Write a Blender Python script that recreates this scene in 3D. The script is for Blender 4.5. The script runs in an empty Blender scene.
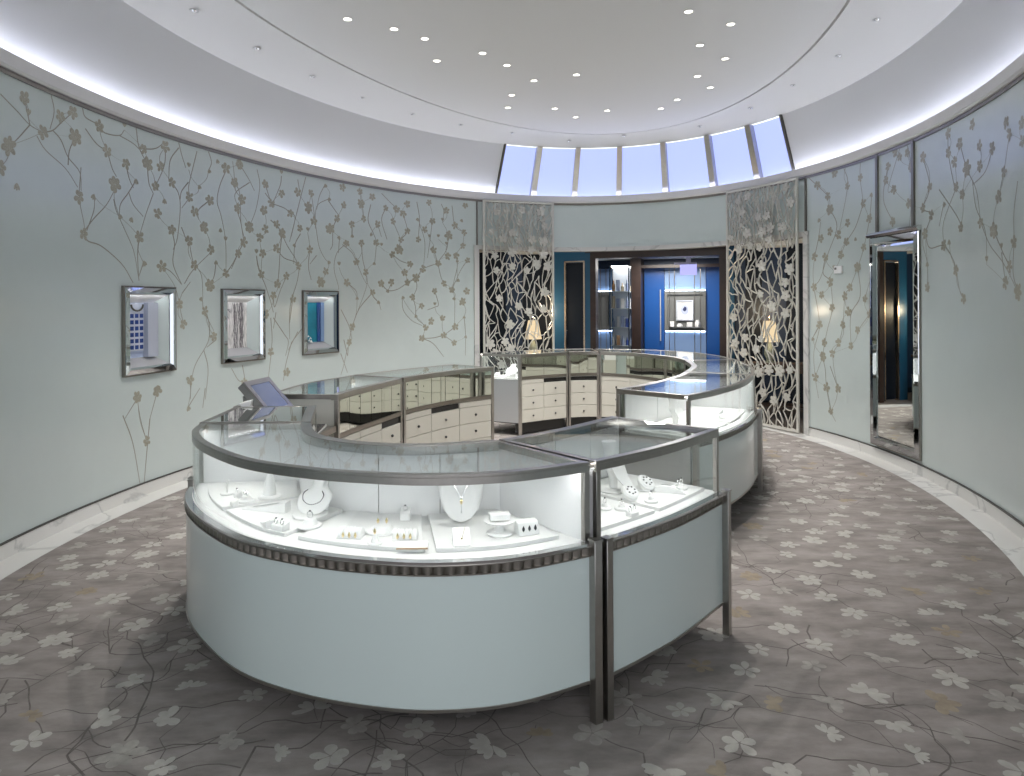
import bpy, math, random
from mathutils import Vector, Matrix
PI = math.pi
random.seed(7)
SC = bpy.context.scene
COL = SC.collection
FLOWERS_LEFT=[(3.578,3.07,1),(3.57,2.94,0),(3.541,2.88,1),(3.504,3.04,1),(3.477,3.11,1),(3.609,2.71,2),(3.625,2.55,1),(3.594,2.46,0),(3.472,2.93,2),(3.419,3.08,1),(3.361,3.12,0),(3.401,2.9,1),(3.358,2.84,1),(3.316,3.01,1),(3.261,3.09,1),(3.306,2.89,2),(3.274,2.9,1),(3.384,2.64,2),(3.334,2.72,0),(3.287,2.71,1),(3.246,2.78,1),(3.201,2.94,0),(3.148,2.98,0),(3.125,3.1,0),(3.1,3.05,1),(3.062,3.12,1),(3.076,2.92,1),(3.175,2.8,0),(3.2,2.68,1),(3.145,2.69,1),(3.464,2.48,1),(3.431,2.51,0),(3.264,2.6,0),(3.282,2.47,1),(3.344,2.38,0),(3.187,2.55,1),(3.374,2.39,0),(3.246,2.34,1),(3.161,2.41,2),(3.116,2.41,0),(3.455,2.2,1),(3.327,2.24,1),(3.201,2.26,1),(3.102,2.28,0),(3.143,2.2,1),(3.317,2.02,0),(3.272,2.0,1),(3.188,2.03,1),(3.129,2.08,0),(3.101,1.97,1),(3.146,1.84,2),(3.061,3.13,1),(3.075,2.92,1),(3.054,2.76,1),(3.068,2.66,1),(3.034,2.48,2),(3.05,2.31,1),(3.066,2.19,1),(2.986,2.98,1),(2.936,3.11,0),(2.936,2.91,1),(2.968,2.78,1),(2.99,2.69,1),(2.885,2.96,1),(2.842,2.98,1),(2.797,3.11,0),(2.851,2.8,2),(2.909,2.7,1),(2.784,2.95,0),(2.737,3.12,1),(2.733,2.9,1),(2.676,3.11,1),(2.633,3.06,1),(2.672,2.95,2),(2.756,2.72,1),(2.833,2.65,1),(2.952,2.55,1),(2.986,2.48,1),(3.003,2.38,1),(2.935,2.46,2),(2.879,2.54,1),(2.854,2.5,0),(2.78,2.58,2),(2.705,2.67,1),(2.663,2.76,1),(2.614,2.71,1),(2.584,2.94,1),(2.544,2.94,1),(2.519,2.89,1),(2.557,2.77,1),(2.503,3.03,1),(2.42,3.09,1),(2.351,3.0,1),(2.275,3.1,1),(2.895,2.34,0),(2.952,2.28,1),(2.995,2.21,1),(3.013,2.18,0),(2.847,2.3,1),(2.748,2.49,0),(2.724,2.42,1),(2.704,2.53,0),(2.672,2.44,1),(2.639,2.57,0),(2.619,2.46,1),(2.6,2.4,0),(2.528,2.53,1),(2.535,2.39,2),(2.56,2.32,1),(2.504,2.66,1),(2.462,2.84,0),(2.463,2.55,1),(2.437,2.7,1),(2.408,2.83,1),(2.419,2.57,0),(2.384,2.58,0),(2.367,2.82,0),(2.343,2.64,2),(2.317,2.79,1),(2.28,2.7,1),(2.288,2.88,0),(2.403,2.42,1),(2.352,2.48,0),(2.286,2.5,1),(2.314,2.35,1),(2.268,2.29,1),(2.884,2.1,1),(2.999,1.98,1),(2.922,1.97,1),(2.95,1.88,1),(2.786,2.17,0),(2.796,2.05,1),(2.812,1.92,2),(2.75,2.11,0),(2.69,2.19,1),(2.627,2.19,0),(2.657,2.06,1),(2.723,1.92,1),(2.494,2.2,1),(2.515,2.08,1),(2.445,2.14,1),(2.386,2.23,1),(2.347,2.34,1),(2.309,2.22,0),(2.472,2.01,2),(2.505,1.94,1),(2.564,1.94,1),(2.602,1.92,1),(2.633,1.8,1),(2.576,1.83,0),(2.612,1.68,0),(2.688,1.73,0),(2.524,1.74,0),(2.485,1.74,1),(2.399,1.83,1),(2.363,1.94,1),(2.331,1.85,1),(2.306,2.0,0),(2.271,1.83,1),(2.451,1.62,1),(2.32,1.73,0),(2.288,1.67,2),(2.399,1.6,0),(2.475,1.48,0),(2.369,1.44,1),(2.414,1.4,1),(2.436,1.31,1),(2.282,1.45,0),(2.318,1.31,1),(2.449,1.16,1),(2.364,1.19,1),(2.323,1.08,1),(2.274,1.16,0),(2.963,1.75,1),(2.902,1.71,1),(2.985,1.54,1),(2.705,1.36,1),(2.717,1.16,1),(2.972,1.12,1),(3.227,1.66,1),(3.217,1.47,1),(3.159,1.59,1),(3.136,1.33,1),(3.2,0.93,1),(3.286,0.88,1),(3.334,0.86,1),(3.168,1.71,0),(2.923,0.87,1),(3.052,0.83,1),(3.333,0.85,1),(3.284,0.88,1),(3.311,0.46,1),(3.207,0.67,0)]
FLOWERS_RIGHT=[(0.673,3.15,1),(0.63,3.17,0),(0.573,3.01,1),(0.742,3.06,1),(0.622,2.96,1),(0.701,2.9,1),(0.561,2.72,1),(0.692,2.74,2),(0.528,2.8,0),(0.538,2.54,1),(0.622,2.54,1),(0.739,2.64,0),(0.73,2.41,1),(0.692,2.48,1),(0.659,2.42,1),(0.592,2.35,0),(0.56,2.24,1),(0.755,2.2,1),(0.712,2.18,1),(0.65,2.19,1),(0.628,2.33,1),(0.584,2.03,2),(0.678,2.01,0),(0.693,1.88,1),(0.759,1.83,1),(0.615,1.81,1),(0.727,1.73,1),(0.635,1.71,1),(0.557,1.68,1),(0.685,1.58,1),(0.621,1.53,1),(0.54,1.51,1),(0.643,1.38,1),(0.737,1.37,1),(0.585,1.33,1),(0.766,1.2,0),(0.661,1.17,1),(0.717,1.16,1),(0.612,1.15,1),(0.686,1.04,1),(0.723,0.99,2),(0.755,0.73,1),(0.71,0.63,1),(0.664,0.64,1),(0.692,0.36,1),(0.423,3.09,1),(0.394,3.1,1),(0.467,3.04,1),(0.381,2.95,1),(0.44,3.15,1),(0.475,2.9,1),(0.445,2.78,1),(0.39,2.6,1),(0.45,2.46,1),(0.338,3.0,1),(0.314,2.7,1),(0.339,2.52,1),(0.309,2.44,1),(0.247,2.94,1),(0.207,2.98,1),(0.183,2.74,2),(0.226,2.84,1),(0.247,3.11,1),(0.22,2.62,1),(0.199,2.54,1),(0.163,3.08,1),(0.095,2.81,1),(0.138,2.72,1),(0.056,2.6,1),(0.075,2.43,1),(0.048,2.95,1),(0.037,2.85,1),(-0.004,2.88,1),(0.139,2.88,1),(0.331,2.28,1),(0.265,2.51,0),(0.205,2.27,1),(0.136,2.27,1),(0.092,2.18,2),(0.023,2.07,1),(0.265,2.14,1),(0.246,2.17,0),(0.066,2.01,0),(0.116,1.93,0),(0.222,1.91,1),(0.039,1.9,1),(0.053,1.78,1),(0.011,1.71,2),(0.196,1.67,1),(0.324,1.78,1),(0.324,2.0,0),(-0.007,2.75,1)]
BRANCHES_LEFT=[[(3.625,3.03),(3.592,2.96),(3.567,2.9),(3.541,2.88)],[(3.567,2.9),(3.578,3.07)],[(3.567,2.9),(3.593,2.77),(3.609,2.71)],[(3.541,2.88),(3.52,2.92),(3.502,3.0),(3.477,3.11)],[(3.52,2.92),(3.503,2.87),(3.488,2.76),(3.463,2.67),(3.46,2.53)],[(3.553,2.84),(3.535,2.76),(3.494,2.67),(3.467,2.55)],[(3.46,2.71),(3.464,2.48),(3.455,2.3),(3.452,2.23)],[(3.488,2.7),(3.485,2.81),(3.472,2.93)],[(3.452,2.23),(3.433,2.33),(3.404,2.46),(3.384,2.6)],[(3.448,2.23),(3.432,2.4),(3.431,2.51)],[(3.455,2.2),(3.445,2.15),(3.414,2.12),(3.368,1.99),(3.342,1.84)],[(3.523,3.17),(3.517,3.06),(3.526,2.92)],[(3.456,3.17),(3.45,3.11),(3.425,3.09)],[(3.45,3.02),(3.425,2.93),(3.401,2.9)],[(3.419,3.08),(3.406,3.04),(3.373,3.06),(3.361,3.12)],[(3.373,3.06),(3.34,3.03),(3.319,2.98)],[(3.401,2.9),(3.39,2.77),(3.38,2.71)],[(3.333,3.17),(3.326,3.01),(3.306,2.89)],[(3.316,3.01),(3.285,3.05),(3.261,3.14)],[(3.306,2.89),(3.303,2.73),(3.292,2.64)],[(3.261,3.09),(3.264,2.92),(3.285,2.72)],[(3.292,2.64),(3.31,2.45),(3.327,2.24)],[(3.358,2.84),(3.35,2.72),(3.34,2.65)],[(3.334,2.72),(3.354,2.59),(3.371,2.49),(3.374,2.39)],[(3.351,2.6),(3.341,2.51),(3.317,2.42)],[(3.387,2.52),(3.381,2.43),(3.361,2.28),(3.341,2.12),(3.331,1.93),(3.328,1.86)],[(3.327,2.24),(3.331,2.08),(3.328,1.86)],[(3.317,2.02),(3.328,1.9)],[(3.227,3.17),(3.22,3.07),(3.209,2.95)],[(3.227,3.12),(3.249,2.98),(3.253,2.8)],[(3.246,2.78),(3.228,2.69),(3.224,2.54),(3.232,2.27),(3.243,2.16)],[(3.202,2.82),(3.22,2.72),(3.224,2.64)],[(3.179,3.14),(3.19,2.97),(3.202,2.77),(3.2,2.68),(3.22,2.56)],[(3.148,3.17),(3.14,3.07),(3.148,2.98)],[(3.1,3.02),(3.117,2.86),(3.125,2.69),(3.114,2.55),(3.102,2.3),(3.101,1.97)],[(3.145,2.69),(3.176,2.57),(3.176,2.48)],[(3.246,2.34),(3.239,2.21),(3.243,2.03),(3.221,1.84)],[(3.272,2.0),(3.247,1.95),(3.221,1.84)],[(3.214,1.85),(3.192,1.98),(3.146,2.16)],[(3.201,2.26),(3.191,2.07),(3.169,1.94),(3.165,1.71)],[(3.221,2.38),(3.21,2.28)],[(3.129,2.08),(3.134,1.94),(3.146,1.84)],[(3.101,1.97),(3.083,2.07),(3.068,2.18)],[(3.076,2.92),(3.077,3.02),(3.081,3.14)],[(3.076,2.92),(3.061,2.82),(3.058,2.52),(3.048,2.35)],[(3.032,2.96),(3.074,2.81),(3.066,2.67)],[(3.01,3.12),(3.002,2.95),(3.014,2.68),(3.034,2.48)],[(3.061,3.13),(3.034,2.99),(3.018,2.88)],[(3.073,2.67),(3.058,2.51),(3.05,2.31)],[(3.054,2.76),(3.066,2.66)],[(3.05,2.31),(3.066,2.19),(3.086,2.02)],[(2.986,2.98),(2.97,2.8),(2.968,2.78),(2.928,2.75),(2.909,2.7)],[(2.936,3.11),(2.94,3.0),(2.961,2.8)],[(2.909,2.7),(2.894,2.66),(2.907,2.43)],[(2.859,3.16),(2.877,2.89),(2.899,2.56),(2.912,2.37)],[(2.842,2.98),(2.833,2.76),(2.825,2.53),(2.816,2.34),(2.798,2.21),(2.786,2.17)],[(2.97,2.59),(2.945,2.51),(2.92,2.33),(2.895,2.19),(2.884,2.1)],[(2.935,2.46),(2.941,2.26),(2.946,1.99),(2.95,1.88)],[(3.013,2.18),(3.007,2.04),(2.987,1.86),(2.971,1.68),(2.963,1.56)],[(2.952,2.28),(2.929,2.18),(2.886,2.12),(2.887,1.94),(2.908,1.68),(2.913,1.5),(2.913,1.25)],[(2.847,2.3),(2.852,2.1),(2.843,1.94)],[(2.825,2.24),(2.847,2.13)],[(2.877,2.48),(2.895,2.34),(2.899,2.12)],[(2.986,2.88),(2.957,2.75)],[(2.797,3.11),(2.815,2.96),(2.824,2.79)],[(2.784,2.95),(2.824,2.83),(2.829,2.56)],[(2.784,2.92),(2.761,2.81),(2.752,2.77)],[(2.756,2.72),(2.77,2.59),(2.772,2.39),(2.78,2.32)],[(2.724,2.42),(2.757,2.29),(2.767,2.09),(2.753,1.88),(2.753,1.83)],[(2.748,2.49),(2.752,2.29)],[(2.705,2.67),(2.706,2.53)],[(2.739,2.4),(2.706,2.31),(2.69,2.19),(2.668,2.0),(2.654,1.91)],[(2.672,2.44),(2.668,2.24),(2.657,2.06),(2.654,1.89),(2.688,1.54)],[(2.723,1.92),(2.692,1.82),(2.688,1.73)],[(2.633,1.8),(2.669,1.65),(2.688,1.54),(2.707,1.34),(2.717,1.16),(2.722,0.99)],[(2.633,1.75),(2.611,1.66),(2.603,1.57)],[(2.602,1.92),(2.576,1.83),(2.541,1.85),(2.505,1.94)],[(2.564,1.94),(2.576,1.83)],[(2.505,1.94),(2.469,2.02),(2.445,2.14),(2.386,2.23)],[(2.56,2.32),(2.53,2.24),(2.494,2.2)],[(2.584,2.94),(2.599,2.77),(2.58,2.52)],[(2.638,2.96),(2.648,2.75),(2.629,2.58),(2.619,2.46),(2.625,2.19)],[(2.614,2.71),(2.6,2.55)],[(2.535,2.39),(2.528,2.53),(2.504,2.66),(2.519,2.88)],[(2.472,2.01),(2.469,1.87),(2.485,1.74)],[(2.524,1.74),(2.521,1.57),(2.49,1.42),(2.449,1.34)],[(2.485,1.74),(2.474,1.6),(2.47,1.45),(2.438,1.34)],[(2.457,2.77),(2.437,2.52),(2.442,2.18)],[(2.408,2.83),(2.416,2.57),(2.427,2.3)],[(2.386,2.23),(2.374,2.03),(2.353,1.88)],[(2.343,2.64),(2.352,2.43),(2.384,2.26)],[(2.314,2.35),(2.309,2.19),(2.325,1.92),(2.32,1.68),(2.321,1.36)],[(2.268,2.29),(2.298,2.12),(2.331,1.85)],[(2.364,1.19),(2.407,1.16),(2.449,1.16)],[(2.364,1.19),(2.323,1.08)],[(2.449,1.16),(2.407,1.08),(2.365,0.88)],[(2.399,1.83),(2.385,1.64),(2.399,1.6),(2.428,1.56)],[(2.282,1.45),(2.277,1.2),(2.278,0.88)],[(2.318,1.31),(2.364,1.19)],[(2.963,1.75),(2.959,1.62),(2.942,1.8),(2.922,1.97)],[(2.963,1.5),(2.93,1.31),(2.917,1.22),(2.926,1.06)],[(2.904,1.68),(2.913,1.43)],[(2.971,1.5),(2.967,1.26),(2.972,1.12)],[(2.744,1.58),(2.717,1.37),(2.707,1.2)],[(2.735,1.2),(2.722,0.99)],[(2.955,1.56),(2.963,1.38)],[(2.887,1.33),(2.918,1.12)],[(2.885,3.11),(2.878,2.96)],[(2.676,3.17),(2.672,2.95),(2.663,2.76)],[(2.599,3.13),(2.559,3.0),(2.519,2.89)],[(2.467,3.08),(2.457,2.84),(2.463,2.55)],[(2.372,3.09),(2.362,2.99),(2.367,2.82)],[(2.329,3.08),(2.317,2.79),(2.28,2.7)],[(2.557,2.77),(2.528,2.53)],[(2.403,2.42),(2.386,2.23)],[(3.155,1.56),(3.148,1.44),(3.152,1.28),(3.185,1.08),(3.196,0.93),(3.2,0.75)],[(3.166,1.69),(3.162,1.59),(3.136,1.39)],[(3.163,1.2),(3.152,1.01),(3.16,0.72)],[(3.129,1.3),(3.155,1.23)],[(3.087,0.99),(3.068,0.86),(3.052,0.83)],[(3.056,1.01),(3.048,0.85)],[(2.971,1.08),(2.979,0.84)],[(2.907,1.21),(2.925,0.97),(2.933,0.78)],[(2.722,1.1),(2.737,0.86),(2.746,0.76)],[(2.746,1.03),(2.723,0.78)],[(2.872,1.37),(2.907,1.21)],[(3.22,1.76),(3.198,1.87)],[(3.217,1.47),(3.227,1.66),(3.22,1.76)],[(3.368,0.73),(3.345,0.48),(3.328,0.11)],[(3.303,0.65),(3.309,0.44),(3.318,0.1)],[(3.284,0.88),(3.303,0.65)],[(3.207,0.67),(3.174,0.84)],[(3.16,0.83),(3.167,0.64)],[(3.333,0.85),(3.363,0.7)]]
BRANCHES_RIGHT=[[(0.776,3.17),(0.701,2.9),(0.692,2.74)],[(0.561,2.72),(0.592,2.48),(0.628,2.33),(0.65,2.19)],[(0.528,2.8),(0.538,2.54),(0.56,2.24),(0.584,2.03),(0.615,1.81),(0.635,1.71),(0.643,1.38),(0.661,1.17),(0.686,1.04)],[(0.692,2.74),(0.665,2.52),(0.702,2.21),(0.731,1.94),(0.759,1.83)],[(0.712,2.18),(0.721,1.99),(0.693,1.88),(0.685,1.58),(0.704,1.33),(0.717,1.16)],[(0.557,1.68),(0.53,1.95)],[(0.54,1.51),(0.585,1.33)],[(0.584,2.03),(0.575,1.71),(0.612,1.5),(0.612,1.15)],[(0.759,1.83),(0.737,1.37),(0.76,1.04),(0.755,0.73),(0.742,0.48)],[(0.717,1.16),(0.723,0.99),(0.714,0.83),(0.71,0.63),(0.692,0.36),(0.674,0.25)],[(0.695,0.89),(0.664,0.64)],[(0.737,1.37),(0.766,1.2)],[(0.755,2.2),(0.739,2.42),(0.73,2.61)],[(0.636,3.17),(0.622,2.96),(0.659,2.42)],[(0.572,3.17),(0.573,3.01),(0.561,2.72)],[(0.423,3.17),(0.467,2.8),(0.445,2.78)],[(0.394,3.17),(0.381,2.95),(0.381,2.6),(0.39,2.35)],[(0.467,3.04),(0.485,2.72),(0.45,2.46)],[(0.338,3.0),(0.314,2.7),(0.339,2.52),(0.309,2.44),(0.34,2.22),(0.324,2.0),(0.324,1.78)],[(0.247,3.17),(0.247,2.94),(0.227,2.64),(0.22,2.62),(0.265,2.35),(0.265,2.14)],[(0.207,2.98),(0.183,2.74),(0.151,2.54),(0.136,2.27)],[(0.056,2.6),(0.075,2.43)],[(0.281,2.65),(0.216,2.36),(0.205,2.27)],[(0.331,2.28),(0.315,2.14),(0.265,2.14),(0.233,2.01),(0.222,1.91),(0.209,1.73),(0.196,1.67)],[(0.164,2.63),(0.152,2.4),(0.12,2.19),(0.116,1.93)],[(0.136,2.27),(0.105,2.08),(0.058,1.92),(0.011,1.71)],[(0.092,2.18),(0.058,1.99),(0.039,1.9)],[(0.095,2.81),(0.119,2.66),(0.164,2.59)],[(0.023,2.07),(0.027,1.85),(0.011,1.71)],[(0.037,2.85),(0.056,2.6)],[(0.01,2.49),(0.023,2.28),(0.023,2.07)],[(0.066,2.01),(0.053,1.78)],[(0.265,2.51),(0.281,2.32)]]
E_SPOT, E_WORLD, E_CASE, E_COVE, E_WIN, E_BOX, E_ENTRY, EXPOSURE = 80, 1.2, 20, 15.5, .85, .3, 18, 0.72


# ---------------------------------------------------------------- helpers
class MB:
    """collects shapes that become ONE mesh object"""
    def __init__(self): self.v = []; self.f = []; self.m = []
    def quadgrid(self, rows, mat=0, close=False):
        b = len(self.v); n = len(rows[0])
        for r in rows: self.v.extend(tuple(p) for p in r)
        for i in range(len(rows) - 1):
            for j in range(n - 1 + (1 if close else 0)):
                k = (j + 1) % n
                self.f.append((b+i*n+j, b+i*n+k, b+(i+1)*n+k, b+(i+1)*n+j)); self.m.append(mat)
    def poly(self, pts, mat=0):
        b = len(self.v); self.v.extend(tuple(p) for p in pts)
        self.f.append(tuple(range(b, b+len(pts)))); self.m.append(mat)
    def rings(self, rings, mat=0, cap=True):
        """closed sections lofted into a solid"""
        b = len(self.v); n = len(rings[0])
        for r in rings: self.v.extend(tuple(p) for p in r)
        for i in range(len(rings) - 1):
            for j in range(n):
                k = (j+1) % n
                self.f.append((b+i*n+j, b+i*n+k, b+(i+1)*n+k, b+(i+1)*n+j)); self.m.append(mat)
        if cap:
            self.f.append(tuple(b+j for j in reversed(range(n)))); self.m.append(mat)
            e = b+(len(rings)-1)*n
            self.f.append(tuple(e+j for j in range(n))); self.m.append(mat)
    def box(self, x0, x1, y0, y1, z0, z1, mat=0, mtx=None):
        P = [(x0,y0),(x1,y0),(x1,y1),(x0,y1)]
        R = [[Vector((a,b,z)) for a,b in P] for z in (z0,z1)]
        if mtx: R = [[mtx @ p for p in r] for r in R]
        self.rings(R, mat)
    def lathe(self, prof, n=24, c=(0,0,0), mat=0, sx=1, sy=1):
        R = [[(c[0]+r*math.cos(2*PI*k/n)*sx, c[1]+r*math.sin(2*PI*k/n)*sy, c[2]+z) for k in range(n)] for r, z in prof]
        self.rings(R, mat)
    def tube(self, pts, r, n=8, mat=0, cap=True):
        pts = [Vector(p) for p in pts]; R = []
        up = Vector((0,0,1))
        for i, p in enumerate(pts):
            d = (pts[min(i+1,len(pts)-1)] - pts[max(i-1,0)]).normalized()
            a = d.cross(up)
            if a.length < 1e-3: a = d.cross(Vector((1,0,0)))
            a.normalize(); b = a.cross(d)
            rr = r[i] if isinstance(r, (list,tuple)) else r
            R.append([p + a*rr*math.cos(2*PI*k/n) + b*rr*math.sin(2*PI*k/n) for k in range(n)])
        self.rings(R, mat, cap)
    def torus(self, c, R, r, axis='y', n=20, m=6, mat=0):
        rows = []
        for i in range(n):
            a = 2*PI*i/n; row = []
            for j in range(m):
                b = 2*PI*j/m; q = R + r*math.cos(b)
                x, y, z = q*math.cos(a), r*math.sin(b), q*math.sin(a)
                if axis == 'z': x, y, z = x, z, y
                if axis == 'x': x, y, z = y, x, z
                row.append((c[0]+x, c[1]+y, c[2]+z))
            rows.append(row)
        rows.append(rows[0]); self.quadgrid(rows, mat, close=True)
    def build(self, name, mats, parent=None, origin=None, smooth=True, angle=35, bevel=0):
        o0 = Vector(origin) if origin is not None else (Vector(parent['_o']) if parent is not None and '_o' in parent else Vector((0,0,0)))
        me = bpy.data.meshes.new(name)
        me.from_pydata([tuple(Vector(p)-o0) for p in self.v], [], self.f)
        if not isinstance(mats, (list,tuple)): mats = [mats]
        for m in mats: me.materials.append(m)
        for p, k in zip(me.polygons, self.m): p.material_index = k; p.use_smooth = smooth
        me.validate(); me.update()
        if smooth: me.set_sharp_from_angle(angle=math.radians(angle))
        o = bpy.data.objects.new(name, me); COL.objects.link(o)
        if parent is not None:
            o.parent = parent
            o['_o'] = tuple(o0) if '_o' in parent else (0,0,0)
        else:
            o.location = o0
            o['_o'] = tuple(o0)
        if bevel:
            b = o.modifiers.new('bevel', 'BEVEL'); b.width = bevel; b.segments = 2; b.limit_method = 'ANGLE'; b.angle_limit = math.radians(40)
        return o

def tag(o, label, cat, group=None):
    o['label'] = label; o['category'] = cat
    if group: o['group'] = group
    return o
def thing(name, label, cat, loc, group=None):
    o = bpy.data.objects.new(name, None); COL.objects.link(o)
    o.empty_display_size = .1; o.location = loc; o['_o'] = tuple(loc)
    return tag(o, label, cat, group)
def local(name, label, cat, loc, rz=0, group=None):
    """a thing whose parts are modelled around its own origin"""
    o = bpy.data.objects.new(name, None); COL.objects.link(o)
    o.empty_display_size = .05; o.location = loc; o.rotation_euler = (0,0,rz)
    return tag(o, label, cat, group)
def struct(o): o['kind'] = 'structure'; return o
def dup(root, loc, rz, label, group=None):
    r = root.copy(); COL.objects.link(r); r.location = loc; r.rotation_euler = (0,0,rz); r['label'] = label
    if group: r['group'] = group
    for ch in list(root.children):
        c = ch.copy(); COL.objects.link(c); c.parent = r
        for g in ch.children:
            d = g.copy(); COL.objects.link(d); d.parent = c
    return r

# ---------------------------------------------------------------- materials
def mat(name, col, rough=.5, metal=0, spec=.5, emit=None, es=0, coat=0, coat_r=.05, noise=0, nscale=8, bump=0, bscale=200, aniso=None):
    m = bpy.data.materials.new(name); m.use_nodes = True
    nt = m.node_tree; b = nt.nodes['Principled BSDF']
    b.inputs['Base Color'].default_value = (*col, 1); b.inputs['Roughness'].default_value = rough
    b.inputs['Metallic'].default_value = metal; b.inputs['Specular IOR Level'].default_value = spec
    b.inputs['Coat Weight'].default_value = coat; b.inputs['Coat Roughness'].default_value = coat_r
    if emit: b.inputs['Emission Color'].default_value = (*emit, 1); b.inputs['Emission Strength'].default_value = es
    if noise or bump:
        tc = nt.nodes.new('ShaderNodeTexCoord')
    if noise:
        n = nt.nodes.new('ShaderNodeTexNoise'); n.inputs['Scale'].default_value = nscale; n.inputs['Detail'].default_value = 9; n.inputs['Roughness'].default_value = .62
        src = tc.outputs['Object']
        if aniso:
            mp = nt.nodes.new('ShaderNodeMapping'); mp.inputs['Scale'].default_value = aniso
            nt.links.new(src, mp.inputs['Vector']); src = mp.outputs['Vector']
        nt.links.new(src, n.inputs['Vector'])
        r = nt.nodes.new('ShaderNodeMapRange'); r.inputs['From Min'].default_value = .3; r.inputs['From Max'].default_value = .7
        r.inputs['To Min'].default_value = 1-noise; r.inputs['To Max'].default_value = 1+noise
        nt.links.new(n.outputs['Fac'], r.inputs['Value'])
        mx = nt.nodes.new('ShaderNodeVectorMath'); mx.operation = 'SCALE'; mx.inputs[0].default_value = col
        nt.links.new(r.outputs['Result'], mx.inputs['Scale']); nt.links.new(mx.outputs['Vector'], b.inputs['Base Color'])
    if bump:
        n2 = nt.nodes.new('ShaderNodeTexNoise'); n2.inputs['Scale'].default_value = bscale; n2.inputs['Detail'].default_value = 3
        nt.links.new(tc.outputs['Object'], n2.inputs['Vector'])
        bp = nt.nodes.new('ShaderNodeBump'); bp.inputs['Strength'].default_value = bump; bp.inputs['Distance'].default_value = .004
        nt.links.new(n2.outputs['Fac'], bp.inputs['Height']); nt.links.new(bp.outputs['Normal'], b.inputs['Normal'])
    return m

def glass_mat(name, tint=(.97,.985,.98), f0=.04, maxr=.85):
    """clear pane: mirror share by Schlick's law, the rest passes straight through"""
    m = bpy.data.materials.new(name); m.use_nodes = True; nt = m.node_tree; N = nt.nodes; L = nt.links
    N.clear(); out = N.new('ShaderNodeOutputMaterial'); mix = N.new('ShaderNodeMixShader')
    tr = N.new('ShaderNodeBsdfTransparent'); tr.inputs['Color'].default_value = (*tint, 1)
    gl = N.new('ShaderNodeBsdfGlossy'); gl.inputs['Roughness'].default_value = .0; gl.inputs['Color'].default_value = (.95,.97,.97,1)
    g = N.new('ShaderNodeNewGeometry'); d = N.new('ShaderNodeVectorMath'); d.operation = 'DOT_PRODUCT'
    L.new(g.outputs['Normal'], d.inputs[0]); L.new(g.outputs['Incoming'], d.inputs[1])
    def mth(op, a, b=None):
        n = N.new('ShaderNodeMath'); n.operation = op
        if isinstance(a, (int,float)): n.inputs[0].default_value = a
        else: L.new(a, n.inputs[0])
        if b is not None:
            if isinstance(b, (int,float)): n.inputs[1].default_value = b
            else: L.new(b, n.inputs[1])
        return n.outputs[0]
    c = mth('ABSOLUTE', d.outputs['Value']); q = mth('SUBTRACT', 1.0, c); p = mth('POWER', q, 5.0)
    r = mth('ADD', mth('MULTIPLY', p, 1-f0), f0); r = mth('MINIMUM', r, maxr)
    L.new(r, mix.inputs['Fac']); L.new(tr.outputs[0], mix.inputs[1]); L.new(gl.outputs[0], mix.inputs[2])
    L.new(mix.outputs[0], out.inputs['Surface'])
    return m

def emis(name, col, s): return mat(name, (.02,.02,.02), .6, emit=col, es=s)

def marble_mat():
    m = mat('white_marble', (.68,.67,.65), .22); nt = m.node_tree; b = nt.nodes['Principled BSDF']
    tc = nt.nodes.new('ShaderNodeTexCoord'); n = nt.nodes.new('ShaderNodeTexNoise')
    n.inputs['Scale'].default_value = 1.3; n.inputs['Detail'].default_value = 8; n.inputs['Distortion'].default_value = 1.2
    nt.links.new(tc.outputs['Object'], n.inputs['Vector'])
    r = nt.nodes.new('ShaderNodeValToRGB'); e = r.color_ramp.elements
    e[0].position = .475; e[0].color = (.66,.655,.63,1); e[1].position = .525; e[1].color = (.67,.665,.645,1)
    k = r.color_ramp.elements.new(.5); k.color = (.50,.50,.49,1)
    nt.links.new(n.outputs['Fac'], r.inputs['Fac']); nt.links.new(r.outputs['Color'], b.inputs['Base Color'])
    return m

M = {}
M['mint'] = mat('mint_back_painted_glass', (.60,.672,.655), .32, spec=.5, coat=.5, coat_r=.13, noise=.02, nscale=3)
M['mint_case'] = mat('mint_case_glass', (.55,.625,.615), .30, spec=.5, coat=.8, coat_r=.03)
M['leaf'] = mat('champagne_leaf', (.42,.41,.335), .45, metal=.25, noise=.25, nscale=120)
M['twig'] = mat('champagne_line', (.34,.335,.285), .45, metal=.2)
M['ceiling'] = mat('ceiling_plaster', (.68,.675,.655), .85)
M['cove'] = mat('cove_plaster', (.68,.685,.695), .8)
M['ledge'] = mat('ledge_paint', (.78,.77,.77), .6)
M['marble'] = marble_mat()
M['carpet'] = mat('taupe_carpet', (.265,.240,.226), .95, spec=.1, noise=.30, nscale=3.2, bump=.5, bscale=260, aniso=(1,2.2,1))
M['petal'] = mat('cream_carpet_pile', (.41,.39,.36), .95, spec=.1, noise=.14, nscale=14, bump=.4, bscale=260)
M['petal_gold'] = mat('fawn_carpet_pile', (.29,.245,.19), .95, spec=.1, noise=.2, nscale=14)
M['petal_dim'] = mat('greige_carpet_pile', (.33,.31,.285), .95, spec=.1, noise=.2, nscale=14)
M['stem'] = mat('dark_carpet_line', (.150,.134,.126), .95, spec=.1, noise=.2, nscale=20)
M['metal'] = mat('brushed_nickel', (.40,.385,.36), .28, metal=1, noise=.06, nscale=30)
M['metal_dark'] = mat('aged_nickel', (.27,.25,.225), .33, metal=1)
M['chrome'] = mat('polished_nickel', (.70,.70,.70), .08, metal=1)
M['bronze'] = mat('dark_bronze_line', (.10,.095,.085), .4, metal=.8)
M['mirror'] = mat('mirror_silver', (.80,.83,.80), .01, metal=1)
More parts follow.
